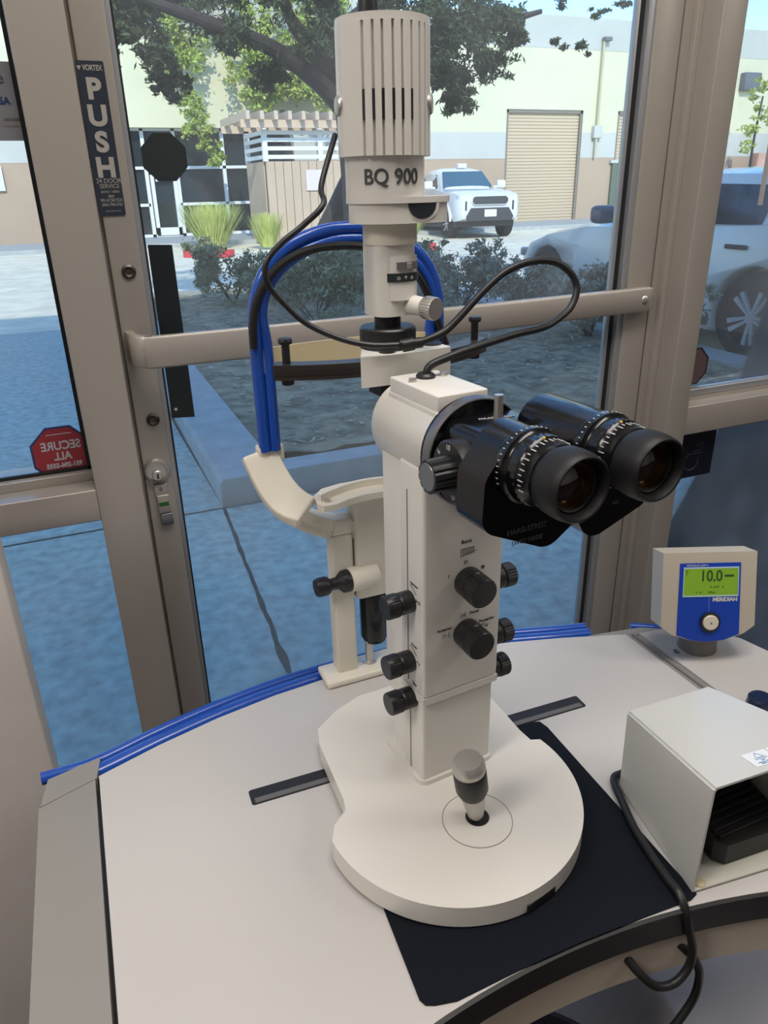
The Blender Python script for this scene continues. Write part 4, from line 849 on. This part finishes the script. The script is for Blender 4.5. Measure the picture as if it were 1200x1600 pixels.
# sedan seen from its left side, nose away (+Y)
XC = Matrix.Translation((5.93, 4.38, 0))
car = empty('parked_car', (5.93, 5.8, 0), 'pale silver car parked beside the planter, wheel seen through the right window', 'car')
hw = .92
secs = [(-1.00, bodysec(.74, .42, .92)), (-.93, bodysec(.84, .30, 1.0)), (-.70, bodysec(.90, .22, 1.06)), (-.2, bodysec(hw, .20, 1.06)), (.7, bodysec(hw, .18, 1.02)), (1.6, bodysec(hw, .18, .99)), (2.2, bodysec(.915, .19, .97)), (2.9, bodysec(.90, .20, .86)), (3.3, bodysec(.85, .22, .75)), (3.52, bodysec(.74, .28, .66)), (3.60, bodysec(.60, .34, .58))]
cb_ = loft(secs, silver, 'body', car, X=XC, ang=30)
cut_arch(cb_, [(0, .34, .40), (2.82, .34, .40)], XC, hw)
MB(XC).box((-.60, -.42, .20), (.60, .42, .78)).box((-.60, 2.4, .20), (.60, 3.24, .70)).build('wheel_well', mat('well black', (.01, .01, .01), .9), car)
def cabsec(hb, hr, zb, zr): return [(-hb, zb), (hb, zb), (hr+.05, zr-.12), (hr-.05, zr-.02), (hr-.25, zr+.015), (0, zr+.03), (-hr+.25, zr+.015), (-hr+.05, zr-.02), (-hr-.05, zr-.12)]
loft([(-.85, cabsec(.78, .55, .98, 1.16)), (-.45, cabsec(.82, .62, 1.0, 1.31)), (.15, cabsec(.84, .66, 1.0, 1.41)), (.9, cabsec(.84, .67, .98, 1.43)), (1.35, cabsec(.83, .65, .97, 1.38)), (1.75, cabsec(.82, .63, .95, 1.22)), (2.25, cabsec(.80, .60, .93, 1.00))], silver, 'cabin', car, X=XC, ang=30)
for s_ in (-1, 1):
    sg = MB(XC)
    def sidew(pts): 
        A = []
        for (y, z) in pts:
            zr = 1.42; f = max(0, (z-.98)/(zr-.98-.10)); x = .845+(.715-.845)*min(1, f); A.append((s_*(x+.006), y, z))
        B = [(p[0]-s_*.03, p[1], p[2]) for p in A]; sg.hull8(A, B)
    sidew([(.02, 1.03), (.02, 1.30), (-.15, 1.27), (-.52, 1.06)]); sidew([(.10, 1.03), (.72, 1.02), (.72, 1.33), (.10, 1.315)]); sidew([(.82, 1.02), (1.72, 1.0), (1.50, 1.18), (1.22, 1.30), (.82, 1.33)])
    sg.build('side_window', cglass, car)
    MB(XC).box((s_*.905 if s_ > 0 else -.925, .12, .85), (s_*.925 if s_ > 0 else -.905, .34, .885), .008).build('door_handle', plast, car)
    mr = MB(XC).box((s_*1.06-.10, 1.62, 1.0), (s_*1.06+.10, 1.80, 1.16), .05).box((s_*.90-.06, 1.66, 1.0), (s_*.90+.08, 1.74, 1.05), .01).build('mirror', mat('mirror grey', (.12, .13, .16), .3) if 'mirror grey' not in MATS else MATS['mirror grey'], car)
    MB(XC).box((s_*.70-.16, -1.0, .70), (s_*.70+.16, -.86, .86), .03).build('tail_lamp', mat('tail lamp', (.25, .02, .02), .3) if 'tail lamp' not in MATS else MATS['tail lamp'], car)
    MB(XC).box((s_*.62-.18, 3.28, .58), (s_*.62+.14, 3.50, .68), .03).build('headlamp', lampc, car)
    for y in (0, 2.82): wheel((s_*.80, y, .345), .345, .22, XC, car, side=s_)
MB(XC).cyl((-.906, -.18, .905), (-.925, -.18, .905), .07, seg=28).build('fuel_cap', silver, car)
MB(XC).hull8([(-.60, 2.12, 1.095), (.60, 2.12, 1.095), (.62, 2.13, 1.02), (-.62, 2.13, 1.02)], [(-.56, 1.45, 1.41), (.56, 1.45, 1.41), (.58, 1.46, 1.375), (-.58, 1.46, 1.375)]).build('windscreen', cglass, car)
# pickup truck, front towards us
XT = Matrix.Translation((11.15, 19.35, 0)) @ Matrix.Rotation(R(-10), 4, 'Z')
tr = empty('pickup_truck', (11.3, 20.5, 0), 'white pickup truck with dark oval grille parked before the tan roll door', 'pickup truck')
tw_ = .92
secs = [(-.95, bodysec(.78, .52, 1.02)), (-.86, bodysec(.86, .48, 1.10)), (-.6, bodysec(.93, .44, 1.16)), (.2, bodysec(.95, .42, 1.20, .04)), (.95, bodysec(.95, .42, 1.24, .02)), (2.2, bodysec(.95, .42, 1.24, .0)), (3.0, bodysec(.95, .44, 1.28, 0)), (4.35, bodysec(.94, .50, 1.28, 0))]
tbod = loft(secs, white, 'body', tr, X=XT, ang=30)
cut_arch(tbod, [(0, .40, .48), (3.3, .40, .48)], XT, tw_)
MB(XT).box((-.62, -.48, .40), (.62, .48, .9)).box((-.62, 2.85, .40), (.62, 3.75, .9)).build('wheel_well', MATS['well black'], tr)
loft([(.78, cabsec(.84, .70, 1.16, 1.24)), (1.42, cabsec(.84, .68, 1.16, 1.70)), (2.0, cabsec(.84, .68, 1.18, 1.78)), (2.75, cabsec(.83, .67, 1.18, 1.74)), (3.0, cabsec(.83, .66, 1.18, 1.60))], white, 'cabin', tr, X=XT, ang=30)
MB(XT).hull8([(-.72, .84, 1.325), (.72, .84, 1.325), (.72, .90, 1.25), (-.72, .90, 1.25)], [(-.60, 1.36, 1.705), (.60, 1.36, 1.705), (.60, 1.43, 1.665), (-.60, 1.43, 1.665)], .01).build('windscreen', mat('blue tinted glass', (.05, .13, .19), .15), tr)
for s_ in (-1, 1):
    sg = MB(XT)
    for q in ([(1.12, 1.28), (1.50, 1.62), (1.90, 1.66), (1.90, 1.26)], [(2.0, 1.26), (2.0, 1.66), (2.65, 1.62), (2.72, 1.28)]):
        A = [(s_*(.84-.15*max(0, (z-1.18)/.5)+.012), y, z) for y, z in q]; sg.hull8(A, [(p[0]-s_*.03, p[1], p[2]) for p in A])
    sg.build('side_window', cglass, tr)
    MB(XT).box((s_*1.10-.13, 1.02, 1.24), (s_*1.10+.13, 1.16, 1.46), .05).box((s_*.95-.09, 1.05, 1.25), (s_*.95+.05, 1.12, 1.31), .01).build('mirror', white, tr)
    for y in (0, 3.3): wheel((s_*.80, y, .39), .39, .26, XT, tr, 6, s_)
    hl_ = MB(XT).hull8([(s_*.84, -.72, 1.10), (s_*.56, -.93, 1.045), (s_*.60, -.93, .98), (s_*.86, -.78, 1.02)], [(s_*.80, -.60, 1.09), (s_*.56, -.80, 1.04), (s_*.60, -.80, .98), (s_*.80, -.6, 1.02)]).build('headlamp', lampc, tr)
    MB(XT).box((s_*.66-.025, -.965, .72), (s_*.66+.025, -.93, .95), .01).build('bumper_vent', plast, tr)
    MB(XT).sweep([(y_, z_) for y_, z_ in circ(0, .40, .50, 5, 175, 20)], [(-.02, 0), (.05, 0), (.05, .05), (-.02, .05)], X=Matrix.Translation((s_*.945-.025, 0, 0)) @ Matrix(((0, 0, 1, 0), (1, 0, 0, 0), (0, 1, 0, 0), (0, 0, 0, 1)))).build('wheel_arch', white, tr)
XZn = Matrix(((1, 0, 0, 0), (0, 0, -1, 0), (0, 1, 0, 0), (0, 0, 0, 1)))
MB(XT).prism(hull2(circ(-.40, .965, .115)+circ(.40, .965, .115)), .93, 1.0, .01, X=XZn).build('grille_surround', white, tr)
MB(XT).prism(hull2(circ(-.40, .965, .095)+circ(.40, .965, .095)), .99, 1.012, .004, X=XZn).build('grille', plast, tr)
MB(XT).prism([(-.52, .78), (.52, .78), (.66, .56), (.60, .46), (-.60, .46), (-.66, .56)], .90, 1.02, .01, X=XZn).build('lower_bumper', plast, tr)
MB(XT).box((-.17, -1.045, .56), (.17, -1.02, .74), .008).build('licence_plate', wh, tr)
MB(XT).box((.0, 1.75, 1.79), (.28, 2.0, 1.92), .03).build('roof_box', white, tr)
MB(XT).box((-.85, -.6, .30), (.85, 4.2, .45), .02).build('chassis', plast, tr)

# ---- plants
def leafmat(name, a, b_): return mat(name, a, .55, c2=b_, noise_scale=6, spec=.3)
lf_dark = leafmat('pine foliage', (.030, .055, .030), (.085, .125, .05))
lf_olive = leafmat('olive shrub foliage', (.13, .18, .09), (.34, .37, .22))
lf_grey = leafmat('grey shrub foliage', (.14, .17, .12), (.40, .42, .32))
lf_yel = leafmat('yellow green foliage', (.20, .28, .04), (.50, .56, .14))
lf_grass = leafmat('grass blades', (.35, .42, .06), (.62, .66, .25))
bark = mat('bark', (.045, .038, .035), .9, noise_amt=.4, noise_scale=12, bump=.8, bump_scale=40)
def leaves(clusters, per, size, seed, elong=1.8, name='foliage', m=None, parent=None):
    rnd = random.Random(seed); vs_ = []; fs_ = []
    for (c, r) in clusters:
        rx, ry, rz = r if isinstance(r, tuple) else (r, r, r)
        subs = [V((rnd.gauss(0, .42), rnd.gauss(0, .42), rnd.gauss(0, .42))) for _ in range(max(4, per//45))]
        for _ in range(per):
            d = rnd.choice(subs)+V((rnd.gauss(0, .17), rnd.gauss(0, .17), rnd.gauss(0, .13)))
            p = V(c)+V((d.x*rx, d.y*ry, d.z*rz)); s_ = size*rnd.uniform(.6, 1.4)
            u = V((rnd.gauss(0, 1), rnd.gauss(0, 1), rnd.gauss(0, 1))).normalized(); v_ = u.orthogonal().normalized()
            v_.rotate(Matrix.Rotation(rnd.uniform(0, 6.28), 3, u))
            i = len(vs_); vs_ += [p-u*s_*elong/2, p+v_*s_*.35, p+u*s_*elong/2, p-v_*s_*.35]; fs_.append((i, i+1, i+2, i+3))
    me = bpy.data.meshes.new(name)
    lo = V((min(v.x for v in vs_), min(v.y for v in vs_), min(v.z for v in vs_))); hi = V((max(v.x for v in vs_), max(v.y for v in vs_), max(v.z for v in vs_)))
    c = (lo+hi)/2
    me.from_pydata([v-c for v in vs_], [], fs_); me.materials.append(m)
    o = bpy.data.objects.new(name, me); col.objects.link(o); o.location = c; WM[o.name] = Matrix.Translation(c)
    if parent: o.parent = parent; o.matrix_parent_inverse = WM[parent.name].inverted()
    return o
tree = empty('shade_tree', (3.67, 9.3, .1), 'large dark evergreen tree rising from the planter, branches across the top', 'tree')
tk = MB().tube([(3.67, 9.3, .05), (3.64, 9.3, .8), (3.60, 9.28, 1.6), (3.52, 9.25, 2.3), (3.35, 9.2, 3.0), (3.3, 9.2, 4.2)], [.19, .12], 14).build('trunk', bark, tree)
BR_ = [[(3.56, 9.25, 2.15), (3.1, 9.0, 2.45), (2.5, 8.6, 2.68), (1.9, 8.3, 2.80), (1.1, 8.0, 2.95), (.4, 7.8, 3.2)],
       [(3.5, 9.2, 2.4), (3.05, 9.0, 2.75), (2.75, 8.9, 3.1), (2.60, 8.9, 3.6)],
       [(3.5, 9.2, 2.5), (4.2, 9.0, 2.85), (5.0, 8.8, 3.0), (5.8, 8.7, 3.2)],
       [(3.4, 9.2, 2.9), (4.4, 9.2, 3.5), (6.0, 9.2, 3.7), (8.2, 9.3, 3.62)]]
for p in BR_: MB().tube(p, [.12, .025], 10).build('branch', bark, tree)
cl = []; rnd = random.Random(3)
def CL(x, z, y, r): cl.append(((x, y, z), r))
for (x, z, r) in ((.7, 3.1, .45), (1.3, 3.2, .45), (1.9, 3.15, .42), (2.5, 3.25, .45), (3.1, 3.3, .45), (1.0, 2.75, .22), (1.25, 2.55, .18), (1.45, 2.35, .16), (1.15, 2.95, .3), (2.0, 2.75, .2), (2.55, 2.5, .2), (2.9, 2.75, .25), (3.3, 2.8, .25), (.85, 2.5, .14), (3.9, 3.2, .42), (4.5, 3.15, .42), (5.0, 3.05, .36), (4.6, 2.75, .34), (5.05, 2.65, .25), (4.75, 2.45, .22), (4.75, 2.25, .17), (4.35, 2.9, .3), (5.4, 3.15, .25), (3.95, 2.8, .25), (5.85, 2.85, .13), (6.1, 2.78, .10), (5.6, 2.95, .16), (4.35, 2.5, .2), (2.1, 3.6, .5), (3.2, 3.8, .55), (4.3, 3.7, .5), (1.2, 3.7, .5)):
    CL(x, z, 8.5+rnd.uniform(-.3, .5), (r, r*1.1, r*.8))
for k in range(9): CL(6.4+k*.32, 3.42+.12*math.sin(k*2.1), 9.2, (.14, .16, .09))
big = leaves([c for c in cl if c[1][0] > .15], 1300, .034, 5, 2.4, 'foliage', lf_dark, tree)
leaves([c for c in cl if c[1][0] <= .15], 260, .026, 6, 2.0, 'foliage', lf_dark, tree)
t2 = empty('slim_tree', (3.52, 10.45, .1), 'slim tree stem standing behind the planter shrubs left of the larger tree', 'tree')
MB().tube([(3.52, 10.45, .05), (3.56, 10.45, .6), (3.85, 10.4, 1.2), (4.25, 10.35, 2.0), (4.5, 10.3, 2.9)], [.22, .08], 12).build('trunk', bark, t2)
leaves([((4.5, 10.3, 3.1), .45), ((4.2, 10.3, 3.2), .4), ((4.9, 10.3, 3.4), .4)], 500, .045, 61, 2.0, 'foliage', lf_dark, t2)
# sunlit yellow-green tree near the building
yt = empty('sunlit_tree', (7.0, 22.9, .1), 'sunlit yellow green tree behind the trash enclosure', 'tree')
MB().tube([(7.0, 22.9, .05), (7.0, 22.9, 1.5), (6.8, 22.95, 3.4)], [.14, .07], 10).build('trunk', bark, yt)
cl2 = [((3.9+rnd.random()*5.6, 22.9+rnd.random()*.4, 3.5+rnd.random()*2.9), (.6, .45, .5)) for _ in range(44)]+[((4.3, 22.9, 3.0), (.45, .4, .4)), ((4.55, 22.9, 2.6), (.35, .3, .35)), ((4.8, 22.9, 2.2), (.25, .25, .3)), ((4.1, 22.9, 3.5), .45)]
leaves(cl2, 420, .085, 9, 1.6, 'foliage', lf_yel, yt)
at_ = empty('young_tree', (23.9, 22.2, .1), 'thin young tree against the cream wall seen through the right window', 'tree')
MB().tube([(24.3, 22.2, .05), (24.2, 22.2, 2.4), (24.3, 22.2, 4.0)], [.06, .03], 8).build('trunk', bark, at_)
leaves([((24.1, 22.2, 2.6+.33*k), (.75-.08*k, .5, .4)) for k in range(6)], 90, .10, 10, 1.6, 'foliage', lf_yel, at_)
def shrub(x, y, rad, h, m, seed, label, n=900, size=.04, group=None):
    e = empty('shrub', (x, y, .1), label, 'shrub', group)
    rr = random.Random(seed); b = MB()
    tips = []
    for k in range(9):
        a = rr.uniform(0, 6.28); l = rr.uniform(.4, 1)*rad
        q = V((x+l*math.cos(a), y+l*math.sin(a)*.8, .1+h*rr.uniform(.55, 1.0))); tips.append(q)
        b.tube([(x, y, .08), ((x+q.x)/2+rr.uniform(-.05, .05), (y+q.y)/2, .08+h*.45), tuple(q)], [.010, .004], 5, 4)
    b.build('stems', bark, e)
    leaves([(q, rad*.42) for q in tips]+[((x, y, .12+h*.45), (rad*.8, rad*.7, h*.42))], n//4, size, seed, 1.8, 'foliage', m, e)
SH = [(2.40, 7.4, .56, .60, lf_olive, 'wide olive shrub at the left end of the planter', 2600, .035), (2.75, 5.9, .5, .5, lf_grey, 'low grey-green shrub under the push bar left of the lamp', 1500, .032),
      (3.15, 8.5, .45, .5, lf_olive, 'olive shrub at the foot of the large tree', 1700, .035), (3.95, 7.2, .48, .60, lf_grey, 'grey speckled shrub just right of the lamp tower', 2400, .032),
      (4.30, 5.4, .38, .45, lf_grey, 'loose grey shrub below the looped cable', 1800, .03), (4.15, 8.7, .45, .55, lf_olive, 'dense olive shrub behind the speckled one in front of the pickup', 1900, .035),
      (4.22, 6.3, .36, .50, lf_grey, 'upright grey shrub in front of the silver car', 1900, .03), (1.95, 9.2, .5, .6, lf_olive, 'grassy olive shrub at the back left of the planter', 1900, .035),
      (2.9, 9.6, .40, .32, lf_olive, 'dark shrub between the two tree stems', 1500, .035), (4.35, 4.5, .34, .5, lf_grey, 'small sparse shrub near the front right corner of the planter', 900, .028)]
for i, (x, y, r_, h, m, lb_, n, sz) in enumerate(SH): shrub(x, y, r_, h, m, 40+i, lb_, n, sz)
def grass(x, y, rad, h, seed, label, m=lf_grass, n=500):
    rr = random.Random(seed); vs_ = []; f_ = []
    for _ in range(n):
        a = rr.uniform(0, 6.28); d = rr.random()**.5*rad*.4; o_ = V((x+d*math.cos(a), y+d*math.sin(a), .05)); tip = o_+V((math.cos(a)*rad*rr.random(), math.sin(a)*rad*rr.random(), h*rr.uniform(.6, 1)))
        s_ = V((-math.sin(a), math.cos(a), 0))*.014; i = len(vs_); vs_ += [o_-s_, o_+s_, tip+s_*.2, tip-s_*.2]; f_.append((i, i+1, i+2, i+3))
    me = bpy.data.meshes.new('grass_clump'); me.from_pydata([v-V((x, y, 0)) for v in vs_], [], f_); me.materials.append(m)
    o = bpy.data.objects.new('grass_clump', me); col.objects.link(o); o.location = (x, y, 0); tag(o, label, 'grass')
grass(3.9, 20.0, .75, 1.05, 1, 'tall yellow green grass clump beside the glass entrance', n=1100)
grass(5.0, 18.9, .40, .8, 2, 'smaller sunlit grass clump at the corner of the trash enclosure', n=800)
grass(9.2, 19.6, .4, .6, 3, 'low grass tuft right of the trash enclosure', n=400)
# fallen leaves and twigs lying on the soil
def litter():
    rr = random.Random(77); vs_ = []; f_ = []
    for _ in range(5200):
        x = rr.uniform(.92, 4.35); y = rr.uniform(3.65, 10.2); z = .112+.03*noise.noise(V(((x-.84)/3.61*50*.35, (y-3.55)/6.8*50*.35, 0)))+rr.uniform(.0, .008)
        a = rr.uniform(0, 6.28); l = rr.uniform(.010, .034); w_ = l*rr.uniform(.15, .5); u = V((math.cos(a), math.sin(a), rr.uniform(-.25, .25))); v_ = V((-math.sin(a), math.cos(a), rr.uniform(-.2, .2))); p = V((x, y, z)); i = len(vs_)
        vs_ += [p-u*l, p+v_*w_, p+u*l, p-v_*w_]; f_.append((i, i+1, i+2, i+3))
    me = bpy.data.meshes.new('leaf_litter'); me.from_pydata(vs_, [], f_); me.materials.append(mat('dry leaf litter', (.16, .13, .08), .9, c2=(.62, .60, .50), noise_scale=14))
    o = bpy.data.objects.new('leaf_litter', me); col.objects.link(o); o.parent = bpy.data.objects['planter_soil']; o.matrix_parent_inverse = WM['planter_soil'].inverted(); tag(o, kind='stuff')
litter()
# stones in the planter
def stone(x, y, r, seed, label):
    t = bmesh.new(); bmesh.ops.create_icosphere(t, subdivisions=3, radius=r)
    for v in t.verts: v.co = v.co*(1+.35*noise.noise(v.co*(1.2/r)+V((seed, 0, 0)))); v.co.z *= .5
    b = MB(Matrix.Translation((x, y, .10))); b._merge(t); tag(b.build('stone', curbm), label, 'stone')
stone(1.95, 4.55, .10, 1, 'flat pale stone in the soil behind the head rest'); stone(2.45, 5.0, .06, 2, 'small pale stone in the soil right of the flat one')
